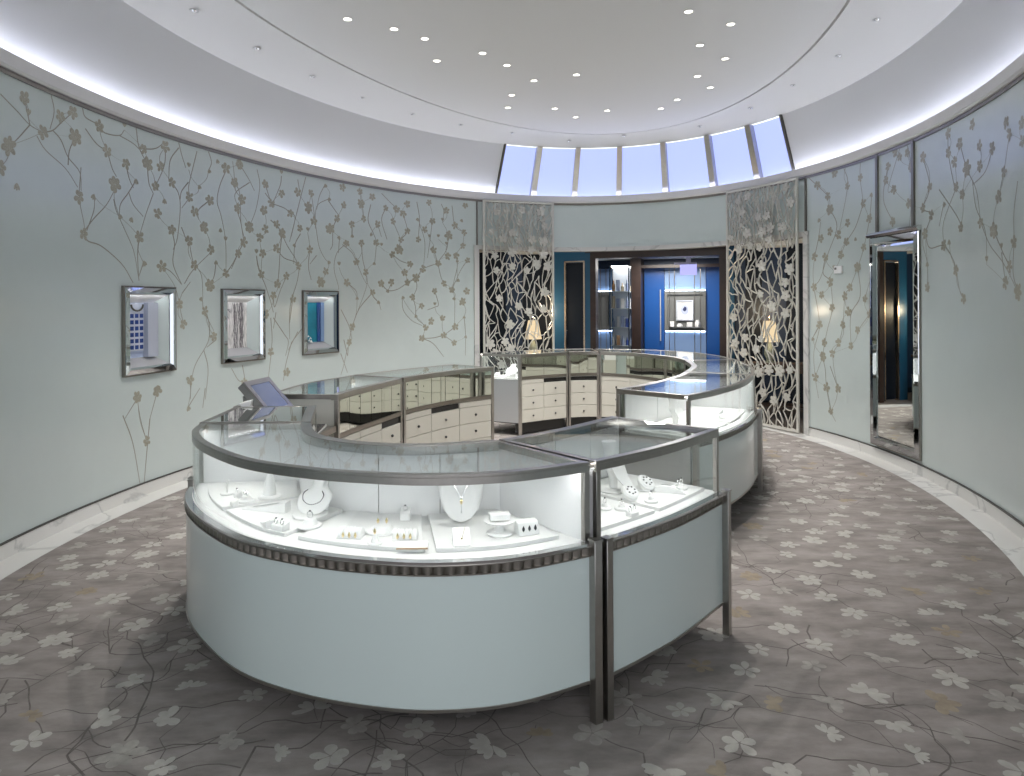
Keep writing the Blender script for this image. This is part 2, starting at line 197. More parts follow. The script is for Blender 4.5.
M['mirror_frame'] = mat('mirror_frame_silver', (.56,.585,.60), .02, metal=1)
M['mirror_aged'] = mat('mirror_antique', (.66,.70,.64), .02, metal=1)
M['white'] = mat('white_case_lining', (.86,.86,.86), .5)
M['suede'] = mat('white_leather', (.84,.84,.83), .6)
M['pad_edge'] = mat('pale_pad', (.80,.80,.79), .6)
M['tan'] = mat('tan_leather_edge', (.48,.33,.20), .6)
M['bone'] = mat('bone_lacquer', (.56,.55,.49), .42)
M['knob'] = mat('black_knob', (.02,.02,.02), .3)
M['black'] = mat('black_recess', (.012,.012,.012), .5)
M['glass'] = glass_mat('clear_glass')
M['led_case'] = emis('case_led', (1,.985,.98), E_CASE)
M['led_cove'] = emis('cove_led', (.80,.84,1), E_COVE)
M['sky_pane'] = emis('backlit_lavender_pane', (.38,.455,.96), E_WIN)
M['lens'] = emis('downlight_lens', (1,.94,.86), 6)
M['lens_dim'] = mat('downlight_rim', (.5,.5,.49), .5)
M['navy'] = mat('navy_gloss', (.004,.008,.016), .38, spec=.3)
M['navy_panel'] = mat('navy_panel', (.012,.03,.07), .4)
M['teal'] = mat('teal_panel', (.015,.085,.17), .3)
M['blue'] = mat('cobalt_door', (.006,.075,.30), .3)
M['brown'] = mat('dark_walnut', (.028,.015,.011), .35, noise=.25, nscale=12)
M['wood'] = mat('walnut_console', (.07,.042,.026), .35, noise=.3, nscale=9)
M['brass'] = mat('pale_gold_trim', (.62,.48,.36), .25, metal=1)
M['gold'] = mat('yellow_gold', (.86,.70,.40), .18, metal=1)
M['silver'] = mat('platinum', (.75,.75,.76), .12, metal=1)
M['gem'] = mat('dark_gem', (.03,.03,.04), .05, spec=1)
M['lattice'] = mat('pale_champagne_lacquer', (.62,.61,.56), .4, metal=.15)
M['greybox'] = mat('grey_plastic', (.25,.25,.24), .45)
M['steel'] = mat('satin_steel_panel', (.52,.54,.56), .32, metal=.8)
M['screen'] = mat('monitor_screen', (.05,.06,.09), .1, emit=(.20,.24,.40), es=.2)
M['iceblue'] = mat('ice_blue_panel', (.22,.34,.58), .35)

# ---------------------------------------------------------------- room frame
CX, CY, RA, RB, TH = .272, 5.774, 3.425, 5.05, -.3057
CT, ST = math.cos(TH), math.sin(TH)
def UV(u, v, z=0): return Vector((CX + u*CT - v*ST, CY + u*ST + v*CT, z))
def toUV(x, y): return ((x-CX)*CT + (y-CY)*ST, -(x-CX)*ST + (y-CY)*CT)
def W(a, z=0, off=0):
    """point of the oval wall: angle a, height z, off metres inward"""
    c, s = math.cos(a), math.sin(a)
    nu, nv = c/RA, s/RB; l = math.hypot(nu, nv)
    return UV(RA*c - off*nu/l, RB*s - off*nv/l, z)
def Wt(a):
    d = (W(a+.01) - W(a-.01)); d.z = 0; return d.normalized()
def Wn(a):
    d = W(a, 0, 1) - W(a); return d.normalized()
def E4(cx, cy, a, b, ang, z, bneg=None):
    c, s = math.cos(ang), math.sin(ang)
    bb = b if s >= 0 or bneg is None else bneg
    u, v = a*c, bb*s
    return Vector((cx + u*CT - v*ST, cy + u*ST + v*CT, z))
def CE(a, z=4.0, off=0): return E4(.35, 5.8, 3.2-off, 4.69-off, a, z)
def GR(a, z=4.15, off=0): return E4(.25, 5.55, 2.46-off, 4.77-off, a, z, 4.0-off)
def arange(a, b, step):
    n = max(1, int(math.ceil(abs(b-a)/step))); return [a+(b-a)*k/n for k in range(n+1)]

ZT = 3.205
A_DL, A_DR = 2.2237, .7945            # the back opening
A_NL, A_NR = 2*PI-1.95, -.68         # the near opening behind the camera side
NICHE = [(-2.9205+2*PI, .075, 1.80, 1.06), (3.055, .0, 0, 0), (2.815, 0, 0, 0)]

def petal_poly(c, ang, L, wd, wave=0):
    """a rounded petal outline in 2-D"""
    pts = []
    prof = [(0.08,.10),(.3,.62),(.58,1.0),(.82,.86),(.97,.42),(1.0,0)]
    d = (math.cos(ang), math.sin(ang)); n = (-d[1], d[0])
    for t, k in prof: pts.append((c[0]+d[0]*L*t+n[0]*wd*k*(1+wave), c[1]+d[1]*L*t+n[1]*wd*k*(1+wave)))
    for t, k in reversed(prof[:-1]): pts.append((c[0]+d[0]*L*t-n[0]*wd*k, c[1]+d[1]*L*t-n[1]*wd*k))
    return pts
def smooth_line(pts, n=5):
    """Catmull-Rom through 2-D or 3-D points"""
    if len(pts) < 3:
        a, b = pts[0], pts[-1]
        return [tuple(a[i]+(b[i]-a[i])*k/n for i in range(len(a))) for k in range(n+1)]
    P = [tuple(2*pts[0][i]-pts[1][i] for i in range(len(pts[0])))] + [tuple(p) for p in pts] + [tuple(2*pts[-1][i]-pts[-2][i] for i in range(len(pts[0])))]
    out = []
    for k in range(1, len(P)-2):
        for j in range(n):
            t = j/n
            out.append(tuple(.5*(2*P[k][i] + (P[k+1][i]-P[k-1][i])*t + (2*P[k-1][i]-5*P[k][i]+4*P[k+1][i]-P[k+2][i])*t*t + (3*P[k][i]-P[k-1][i]-3*P[k+1][i]+P[k+2][i])*t**3) for i in range(len(P[k]))))
    out.append(P[-2]); return out

# ---------------------------------------------------------------- walls with leaf pattern
def wall(name, a0, a1, holes, flowers, branches, seams=()):
    mb = MB()
    br = sorted(set([round(x,4) for x in arange(a0, a1, .03)] + [h[0] for h in holes] + [h[1] for h in holes]))
    zs = sorted(set([0, ZT] + [h[2] for h in holes] + [h[3] for h in holes]))
    idx = {}
    for i, a in enumerate(br):
        for j, z in enumerate(zs):
            idx[i,j] = len(mb.v); mb.v.append(tuple(W(a, z)))
    for i in range(len(br)-1):
        for j in range(len(zs)-1):
            am, zm = (br[i]+br[i+1])/2, (zs[j]+zs[j+1])/2
            if any(h[0] < am < h[1] and h[2] < zm < h[3] for h in holes): continue
            mb.f.append((idx[i,j], idx[i,j+1], idx[i+1,j+1], idx[i+1,j])); mb.m.append(0)
    rnd = random.Random(3)
    def speed(a): return (W(a+.005)-W(a-.005)).length/.01
    def put(a, z, pts, m, off):
        sp = speed(a); mb.poly([W(a - x/sp, z + y, off) for x, y in pts], m)
    for bl in branches:
        a0b = bl[0][0]; sp = speed(sum(p[0] for p in bl)/len(bl))
        L = smooth_line([(-p[0]*sp, p[1]) for p in bl], 5)
        wd = rnd.uniform(.0045, .0065); up, dn = [], []
        for i, p in enumerate(L):
            q, r = L[max(i-1,0)], L[min(i+1,len(L)-1)]
            dx, dy = r[0]-q[0], r[1]-q[1]; l = math.hypot(dx, dy) or 1
            k = wd*(1 - .4*i/len(L))
            up.append(W(-(p[0]-dy/l*k)/sp, min(p[1]+dx/l*k, ZT-.003), .0012)); dn.append(W(-(p[0]+dy/l*k)/sp, min(p[1]-dx/l*k, ZT-.003), .0012))
        mb.quadgrid([up, dn], 2)
    for i, (a, z, big) in enumerate(flowers):      # a fine stem from each flower to the next one below it
        best = None
        for b, y, _ in flowers:
            d = math.hypot((a-b)*speed(a), z-y)
            if y < z-.05 and .08 < d < .42 and (best is None or d < best[0]): best = (d, b, y)
        if best and rnd.random() < .8:
            sp = speed(a); d, b, y = best; bow = rnd.uniform(-.05, .05)/sp
            L = smooth_line([(a, z), ((a+b)/2+bow, (z+y)/2), (b, y)], 4); up, dn = [], []
            for q in L: up.append(W(q[0]-.0032/sp, q[1], .001)); dn.append(W(q[0]+.0032/sp, q[1], .001))
            mb.quadgrid([up, dn], 2)
    for a, z, big in flowers:
        r0 = rnd.uniform(0, 6.28)
        R = {0:.048, 1:.054, 2:.070}[big]*rnd.uniform(.9, 1.1)
        if big == 0:
            d = rnd.choice([-1.57, -1.2, -1.9, 1.57])
            for k in (-.45, .0, .45): put(a, z, petal_poly((0, .02), d+k, R*1.1, R*.22), 1, .0018 + .0002*k)
        else:
            n = 5 if big == 1 else 6
            for k in range(n):
                put(a, z, petal_poly((0,0), r0+2*PI*k/n+rnd.uniform(-.18,.18), R*rnd.uniform(.85,1.12), R*(.36 if n == 5 else .33)*rnd.uniform(.85,1.1)), 1, .0018+.0001*k)
            if big == 2:
                for k in range(5): put(a, z, petal_poly((0,.0), r0+.5+2*PI*k/5, R*.62, R*.24), 1, .0026+.0001*k)
    return struct(mb.build(name, [M['mint'], M['leaf'], M['twig']], origin=(0,0,0)))

def niche_dims(a, wdt, zc, hgt):
    c = W(a); t = Wt(a); n = Wn(a)     # t = increasing angle
    return c, t, n
NW, NZ0, NZ1 = .62, 1.055, 1.805
NCH = []
for (p0, p1) in (((-3.252,5.697),(-3.132,6.311)), ((-2.953,6.932),(-2.737,7.498)), ((-2.473,8.047),(-2.189,8.531))):
    u, v = toUV((p0[0]+p1[0])/2, (p0[1]+p1[1])/2)
    a = math.atan2(v/RB, u/RA)
    if a < 0: a += 2*PI
    NCH.append((a, math.hypot(p1[0]-p0[0], p1[1]-p0[1])))
holesL = []
for a, wd in NCH:
    sp = (W(a+.005)-W(a-.005)).length/.01; h = (wd/2 - .05)/sp
    holesL.append((round(a-h,4), round(a+h,4), NZ0+.05, NZ1-.05))
wall('wall_left', A_DL, A_NL, holesL, FLOWERS_LEFT, BRANCHES_LEFT)
wall('wall_right', A_NR, A_DR, [], FLOWERS_RIGHT, BRANCHES_RIGHT)

def ring_strip(name, a0, a1, prof, material, step=.03, kind='structure'):
    """profile of (off, z) swept along the oval wall"""
    mb = MB(); mb.quadgrid([[W(a, z, off) for off, z in prof] for a in arange(a0, a1, step)])
    o = mb.build(name, material, origin=(0,0,0), angle=30)
    if kind: o['kind'] = kind
    return o
# baseboards and their dark top line, marble floor border
BB = [(0,.105),(.016,.105),(.016,.092),(.018,.09),(.018,0)]
ring_strip('baseboard_left', A_DL, A_NL, BB, M['marble'])
ring_strip('baseboard_right', A_NR, A_DR, BB, M['marble'])
for k, (x0, x1) in enumerate(((A_DL, A_NL), (A_NR, A_DR))):
    ring_strip('trim_%d' % (k+1), x0, x1, [(0,.108),(.02,.108),(.02,.1),(.0,.1)], M['bronze'])
ring_strip('floor_border', A_NR, A_NL, [(-.02,.0015),(.223,.0015)], M['marble'])
mb = MB(); mb.quadgrid([[W(a, 2.9), W(a, ZT)] for a in arange(A_NL, A_NR+2*PI, .03)])
struct(mb.build('wall_front_header', M['mint'], origin=(0,0,0)))
# header of pale glass above the back opening, marble lintel and jambs
mb = MB(); mb.quadgrid([[W(a, 2.5), W(a, ZT)] for a in arange(A_DR, A_DL, .03)])
struct(mb.build('wall_back_header', M['mint'], origin=(0,0,0)))
ring_strip('trim_lintel', A_DR-.01, A_DL+.01, [(0,2.52),(.03,2.52),(.03,2.455),(-.12,2.455)], M['marble'])
for nm, a, sg in (('trim_jamb_left', A_DL, 1), ('trim_jamb_right', A_DR, -1)):
    mb = MB(); n = Wn(a); t = Wt(a); c = W(a)
    mb.rings([[c + t*(sg*x) + n*y + Vector((0,0,z)) for x, y in ((-.005,-.3),(-.005,.03),(.075,.03),(.075,-.3))] for z in (0, 2.52)])
    struct(mb.build(nm, M['marble'], origin=(0,0,0)))
# ledge over the wall, light trough behind its lip
ring_strip('trim_wall_top', A_NR, A_NL, [(0,3.175),(.014,3.175),(.014,3.205),(.0,3.207)], M['metal_dark'])
ring_strip('trim_ledge', A_NR, A_NL, [(0,3.207),(.03,3.207),(.045,3.225),(.045,3.312),(.022,3.312),(.022,3.235),(-.16,3.235),(-.16,3.26)], M['ledge'])
ring_strip('light_trough_strip', A_NR, A_NL, [(-.10,3.265),(-.10,3.305)], M['led_cove'])
o = bpy.data.objects['light_trough_strip']; del o['kind']; tag(o, 'hidden cove light strip glowing behind the ledge above the walls', 'light strip')
# sloped cove wall with the window band
A_W0, A_W1 = .8675, 2.1365
def CV(a, k, out=0):
    p, q = W(a, 3.26, -.15), CE(a); r = p.lerp(q, k)
    r.z += .0; n = Wn(a)
    return r - n*out
mb = MB()
for x0, x1 in ((A_W1, A_W0+2*PI),):
    mb.quadgrid([[CV(a, k/4) for k in range(5)] for a in arange(x0, x1, .03)])
struct(mb.build('wall_cove', M['cove'], origin=(0,0,0)))
# lavender windows and their mullions
WA = [2.1365, 1.9804, 1.8042, 1.6115, 1.4088, 1.2035, 1.0158, .8675]
for k in range(7):
    mb = MB(); mb.quadgrid([[CV(a, j/3, .05) for j in range(4)] for a in arange(WA[k], WA[k+1], .03)])
    w = struct(mb.build('window_%d' % (k+1), M['sky_pane'], origin=(0,0,0)))
for k in range(8):
    a = WA[k]; mb = MB(); h = .012 if 0 < k < 7 else .004
    mb.rings([[CV(a-h, j, -.03), CV(a+h, j, -.03), CV(a+h, j, .06), CV(a-h, j, .06)] for j in (.06, .5, 1)])
    struct(mb.build('trim_mullion', M['metal'] if 0 < k < 7 else M['bronze'], origin=(0,0,0)))
mb = MB(); mb.quadgrid([[CV(a, 0, -.0), CV(a, .07, 0), CV(a, .07, .06)] for a in arange(A_W0, A_W1, .03)])
struct(mb.build('window_sill', M['ledge'], origin=(0,0,0)))
# shallow domed ceiling with a raised disc
mb = MB(); rows = []
for a in arange(0, 2*PI, .05):
    p, q = CE(a), GR(a)
    row = []
    for k in range(9):
        t = k/8; r = p.lerp(q, t); r.z = 4.0 + .15*math.sin(t*PI/2)**1.0
        row.append(r)
    row += [GR(a, 4.15, .0), GR(a, 4.185, .0), GR(a, 4.185, .03), GR(a, 4.15, .03)]
    for k in range(1, 7): row.append(GR(a, 4.15, .03).lerp(Vector((.25, 5.8, 4.15)), k/6))
    rows.append(row)
mb.quadgrid(rows)
struct(mb.build('ceiling', M['ceiling'], origin=(0,0,0), angle=50))

# ---------------------------------------------------------------- floor: carpet with magnolias and twigs
def in_room(x, y, off):
    u, v = toUV(x, y); return (u/(RA-off))**2 + (v/(RB-off))**2 < 1
mb = MB(); rows = []
ring = [W(a, 0, .21) for a in arange(0, 2*PI, .04)]
ctr = Vector((CX, CY, 0))
mb.quadgrid([[ctr.lerp(p, k/6) for k in range(7)] for p in ring], 0)
rnd = random.Random(11)
pts = []
tries = 0
while len(pts) < 850 and tries < 60000:
    tries += 1
    x, y = rnd.uniform(-3.6, 4.2), rnd.uniform(.8, 10.9)
    if not in_room(x, y, .32): continue
    if any((x-p[0])**2 + (y-p[1])**2 < .19**2 for p in pts): continue
    pts.append((x, y))
for i, (x, y) in enumerate(pts):
    n = rnd.choice([5,5,6,6,7]); R = rnd.uniform(.052, .086); r0 = rnd.uniform(0, 6.28); fan = rnd.random()
    mt = rnd.choice([1,1,1,1,1,1,4,4,4,2])
    span = 2*PI if fan < .55 else rnd.uniform(3.4, 4.4)
    for k in range(n):
        a = r0 + span*k/n + rnd.uniform(-.15,.15)
        q = petal_poly((x, y), a, R*rnd.uniform(.8,1.15), R*min(rnd.uniform(.24,.34), span/n*.34))
        mb.poly([(px, py, .0010+.00012*k) for px, py in q], mt)
for i in range(620):
    x, y = rnd.uniform(-3.5, 4.0), rnd.uniform(.8, 10.6); a = rnd.uniform(0, 6.28)
    def walk(x, y, a0, n, w):
        P = [(x, y)]; a = a0
        for k in range(n):
            a = a0 + rnd.gauss(0, .42); a0 += rnd.gauss(0, .10); x += .085*math.cos(a); y += .085*math.sin(a)
            if not in_room(x, y, .27): break
            P.append((x, y))
            if rnd.random() < .13 and n > 5: walk(x, y, a0 + rnd.choice([-.9, .9]), int(n*.5), w*.75)
        if len(P) < 3: return
        L = smooth_line(P, 2); up, dn = [], []
        for j, p in enumerate(L):
            q, r = L[max(j-1,0)], L[min(j+1,len(L)-1)]
            dx, dy = r[0]-q[0], r[1]-q[1]; l = math.hypot(dx, dy) or 1; ww = w*(1-.5*j/len(L))
            up.append((p[0]-dy/l*ww, p[1]+dx/l*ww, .0006)); dn.append((p[0]+dy/l*ww, p[1]-dx/l*ww, .0006))
        mb.quadgrid([up, dn], 3)
    if in_room(x, y, .3): walk(x, y, a, rnd.randint(6, 13), rnd.uniform(.0025, .0048))
struct(mb.build('floor', [M['carpet'], M['petal'], M['petal_gold'], M['stem'], M['petal_dim']], origin=(0,0,0), smooth=False))

# passage the photograph is taken from
mb = MB(); mb.box(-2.8, 3.2, -3, 1.9, -.03, -.004); struct(mb.build('floor_entry', M['carpet'], origin=(0,0,0)))
for nm, a, x in (('wall_entry_left', A_NL, -1), ('wall_entry_right', A_NR, 1)):
    p = W(a); d = Vector((x*.1, -1, 0)).normalized()
    mb = MB(); mb.quadgrid([[p + d*k*.8 + Vector((0,0,z)) for z in (0, 3.6)] for k in range(5)]); struct(mb.build(nm, M['mint'], origin=(0,0,0)))
p, q = W(A_NL), W(A_NR)
mb = MB(); mb.quadgrid([[Vector((-3.2, y, 3.6)), Vector((3.6, y, 3.6))] for y in (-2.6, 0.2, min(p.y, q.y)-.0)])
struct(mb.build('ceiling_entry', M['ceiling'], origin=(0,0,0)))
# ---------------------------------------------------------------- three mirrored shadow boxes on the left wall
def frame_local(c, t, n):
    """maps (along t, inward n, z) to the world"""
    return lambda x, y, z: Vector(c) + t*x + n*y + Vector((0,0,z))
NLAB = ['mirror-framed wall shadow box showing a model building front with blue windows',
        'mirror-framed wall shadow box with a pale bark-textured back',
        'mirror-framed wall shadow box with a teal back']
def bevel_frame(L, x0, x1, z0, z1, wd, y0, name, parent, m):
    """four mitred bars of bevelled mirror: high ridge in the middle"""
    mb = MB()
    sec = [(0,0),(0,.034),(.006,.044),(wd*.72,.05),(wd,.026),(wd,0)]
    cor = [(x0,z0,1,1),(x1,z0,-1,1),(x1,z1,-1,-1),(x0,z1,1,-1)]
    for k in range(4):
        A, B = cor[k], cor[(k+1)%4]
        mb.rings([[L(p[0]+p[2]*s, y0+h, p[1]+p[3]*s) for s, h in sec] for p in (A, B)])
    return mb.build(name, m, parent, angle=10)
for i, (a, wd) in enumerate(NCH):
    c = W(a); t = -Wt(a); n = Wn(a)    # t: away from the camera (towards the back of the room)
    L = frame_local(c, t, n); h = wd/2
    root = thing('wall_shadow_box', NLAB[i], 'shadow box', tuple(c + Vector((0,0,NZ0))), 'mirrored shadow boxes on the left wall')
    bevel_frame(L, -h, h, NZ0, NZ1, .062, -.004, 'mirrored_frame', root, M['mirror_frame'])
    mb = MB()   # dark outer line and inner bead
    for x0, x1, z0, z1 in ((-h-.008, h+.008, NZ0-.008, NZ0), (-h-.008, h+.008, NZ1, NZ1+.008), (-h-.008, -h, NZ0, NZ1), (h, h+.008, NZ0, NZ1)):
        mb.rings([[L(x0,-.006,z), L(x1,-.006,z), L(x1,.036,z), L(x0,.036,z)] for z in (z0, z1)])
    mb.build('frame_edge', M['metal_dark'], root)
    ho, zo0, zo1 = h-.06, NZ0+.06, NZ1-.06
    D = .085; bx0, bx1, bz0, bz1 = -ho+.05, ho-.085, zo0+.075, zo1-.075
    O = [(-ho,zo0),(ho,zo0),(ho,zo1),(-ho,zo1)]; I = [(bx0,bz0),(bx1,bz0),(bx1,bz1),(bx0,bz1)]
    for k, (nm, mt) in enumerate((('floor_reveal', mat('pale_grey_reveal', (.45,.45,.47), .4)), ('side_reveal', M['mint']), ('top_reveal', M['ledge']), ('side_reveal', M['mint']))):
        mb = MB(); p, q = O[k], O[(k+1)%4]; r, s = I[(k+1)%4], I[k]
        mb.rings([[L(p[0],.015-y,p[1]), L(q[0],.015-y,q[1]), L(r[0],-D-y,r[1]), L(s[0],-D-y,s[1])] for y in (0,.01)])
        mb.build(nm, mt, root)
    W2, H2 = bx1-bx0, bz1-bz0
    backs = [mat('pale_blue_back', (.50,.58,.78), .5), mat('bark_back', (.80,.78,.77), .6, noise=.45, nscale=9, aniso=(9,9,1.1)), mat('teal_back', (.01,.24,.34), .45, noise=.25, nscale=4)]
    mb = MB(); mb.rings([[L(bx0-.004,-D-y,bz0-.004), L(bx1+.004,-D-y,bz0-.004), L(bx1+.004,-D-y,bz1+.004), L(bx0-.004,-D-y,bz1+.004)] for y in (-.001,.012)])
    mb.build('back_panel', backs[i], root)
    li = bpy.data.lights.new('shadow_box_fill', 'AREA'); li.shape = 'RECTANGLE'; li.size = wd*.7; li.size_y = .02; li.energy = E_BOX; li.color = (.95,.97,1)  # unseen fill added to brighten the back panel of the box
    lo = bpy.data.objects.new('shadow_box_fill', li); COL.objects.link(lo); lo.parent = root
    q = L(0, -.004, zo1-.012) - Vector(root.location); lo.location = q
    d = (L(0,-D,(NZ0+NZ1)/2-.1) - L(0,-.004,zo1-.012)); lo.rotation_euler = d.to_track_quat('-Z','Y').to_euler()
    if i == 0:
        fx0, fx1 = bx0+W2*.14, bx0+W2*.60
        mb = MB(); mb.rings([[L(fx0,-D+y,bz0+.06), L(fx1,-D+y,bz0+.06), L(fx1,-D+y,bz1), L(fx0,-D+y,bz1)] for y in (.004,.022)])
        f = mb.build('building_front', mat('model_front', (.62,.66,.78), .5), root)
        mb = MB(); cw = (fx1-fx0)/3
        for r in range(6):
            for q in range(3):
                x = fx0+cw*(q+.18); z = bz0+.075+r*(H2-.13)/6.4
                mb.rings([[L(x,y,z), L(x+cw*.66,y,z), L(x+cw*.66,y,z+.035), L(x,y,z+.035)] for y in (-D+.020,-D+.026)])
        mb.build('model_windows', mat('model_pane', (.04,.08,.30), .25), f)
        mb = MB()
        pts = [L((fx0+fx1)/2+(fx1-fx0)*.42*math.cos(k*PI/10), -D+.03, bz1-.015-.055*math.sin(k*PI/10)) for k in range(11)]
        mb.tube(pts, .008, 6); mb.build('entrance_arch', M['bronze'], f)
        mb = MB(); x = bx0+W2*.66
        mb.rings([[L(x,-D,z), L(bx1,-D,z), L(bx1,-D+.05,z), L(x,-D+.05,z)] for z in (bz0, bz1)]); mb.build('tower_panel', mat('lilac_tower', (.55,.58,.68), .35), root)
    if i == 1:
        mb = MB(); rr = random.Random(5)
        for k in range(16):
            x = bx0+W2*(.42+.4*rr.random()); 
            pts = [L(x+rr.uniform(-.012,.012), -D+.004, bz0+H2*q/7) for q in range(8)]
            mb.tube(smooth_line(pts, 3), rr.uniform(.001,.003), 5)
        for k in range(7):
            x, z = bx0+W2*rr.uniform(.1,.3), bz0+H2*rr.uniform(.05,.95)
            mb.tube([L(x+.03*math.cos(q), -D+.004, z+.03*math.sin(q)) for q in [j*.5 for j in range(9)]], .002, 5)
        mb.build('bark_relief', mat('bark_line', (.30,.28,.30), .6), root)
    if i == 2:
        mb = MB(); x = bx0+W2*.66
        mb.rings([[L(x,-D,z), L(x+W2*.15,-D,z), L(x+W2*.15,-D+.012,z), L(x,-D+.012,z)] for z in (bz0,bz1)]); mb.build('dark_stripe', M['blue'], root)
        mb = MB(); x = bx0+W2*.83
        mb.rings([[L(x,-D,z), L(bx1,-D,z), L(bx1,-D+.02,z), L(x,-D+.02,z)] for z in (bz0,bz1)]); mb.build('pale_panel', M['iceblue'], root)
        mb = MB()
        for x, z, r in ((.16,.09,.016),(.26,.05,.02),(.12,.20,.012),(.22,.15,.013)):
            mb.lathe([(r,0),(r*1.1,r*.4),(r*.5,r*.9),(r*.3,r*1.7),(r*.05,r*1.9)], 10, L(bx0+W2*x, -D+.035, bz0+H2*z-.03))
        mb.build('white_ornament', M['white'], root)

# ---------------------------------------------------------------- tall mirror on the right wall
p0, p1 = Vector((3.858,7.262,0)), Vector((3.893,6.452,0))
t = (p1-p0).normalized(); n = Vector((t.y, -t.x, 0)); c = (p0+p1)/2 + n*.012
L = frame_local(c, t, n); h = (p1-p0).length/2
root = thing('wall_mirror', 'tall narrow wall mirror in a slanted mirrored frame on the right wall', 'mirror', tuple(c + Vector((0,0,.15))))
bevel_frame(L, -h, h, .15, 2.32, .085, 0, 'mirrored_frame', root, M['mirror_frame'])
mb = MB()
for x0, x1, z0, z1 in ((-h-.01, h+.01, .14, .15), (-h-.01, -h, .15, 2.32), (h, h+.01, .15, 2.32)):
    mb.rings([[L(x0,-.03,z), L(x1,-.03,z), L(x1,.04,z), L(x0,.04,z)] for z in (z0, z1)])
mb.build('frame_edge', M['metal'], root)
mb = MB(); mb.rings([[L(-h-.02,-.03,z), L(h+.02,-.03,z), L(h+.02,y,z), L(-h-.02,y,z)] for z, y in ((2.32,.06),(2.345,.075),(2.37,.05))])
mb.build('top_cap', M['chrome'], root)
mb = MB()
hi = h-.082
mb.rings([[L(-hi,.012,.23), L(hi,.012,.23), L(hi,.012,2.24), L(-hi,.012,2.24)], [L(-hi,.018,.23), L(hi,.018,.23), L(hi,.018,2.24), L(-hi,.018,2.24)],
          [L(-hi+.03,.024,.26), L(hi-.03,.024,.26), L(hi-.03,.024,2.21), L(-hi+.03,.024,2.21)]])
mb.build('mirror_pane', M['mirror'], root, angle=2)
for k, a in enumerate((.5056, .3704)):
    mb = MB(); d = .012/3.4
    mb.rings([[W(a-d,z,-.005), W(a+d,z,-.005), W(a+d,z,.022), W(a-d,z,.022)] for z in (2.33, 3.2)])
    struct(mb.build('trim_wall_bar', M['metal_dark'], origin=(0,0,0)))
mb = MB(); a = .7885; d = .01/4
mb.rings([[W(a-d,z,-.005), W(a+d,z,-.005), W(a+d,z,.02), W(a-d,z,.02)] for z in (2.5, 3.2)])
struct(mb.build('trim_wall_bar', M['metal_dark'], origin=(0,0,0)))
mb = MB(); a = 2.2285
mb.rings([[W(a-d,z,-.005), W(a+d,z,-.005), W(a+d,z,.02), W(a-d,z,.02)] for z in (2.5, 3.2)])
struct(mb.build('trim_wall_bar', M['metal_dark'], origin=(0,0,0)))

a = .657; L = frame_local(W(a), -Wt(a), Wn(a))
root = thing('wall_sensor', 'small white wall sensor plate among the flowers left of the tall mirror', 'wall sensor', tuple(L(0,0,2.0)))
mb = MB(); mb.rings([[L(-.07,y,1.975), L(.07,y,1.975), L(.07,y,2.06), L(-.07,y,2.06)] for y in (.001,.022)]); mb.build('plate', M['white'], root, bevel=.004)
mb = MB(); mb.rings([[L(-.055,y,2.02), L(-.02,y,2.02), L(-.02,y,2.045), L(-.055,y,2.045)] for y in (.022,.026)]); mb.build('sensor_lens', M['greybox'], root)

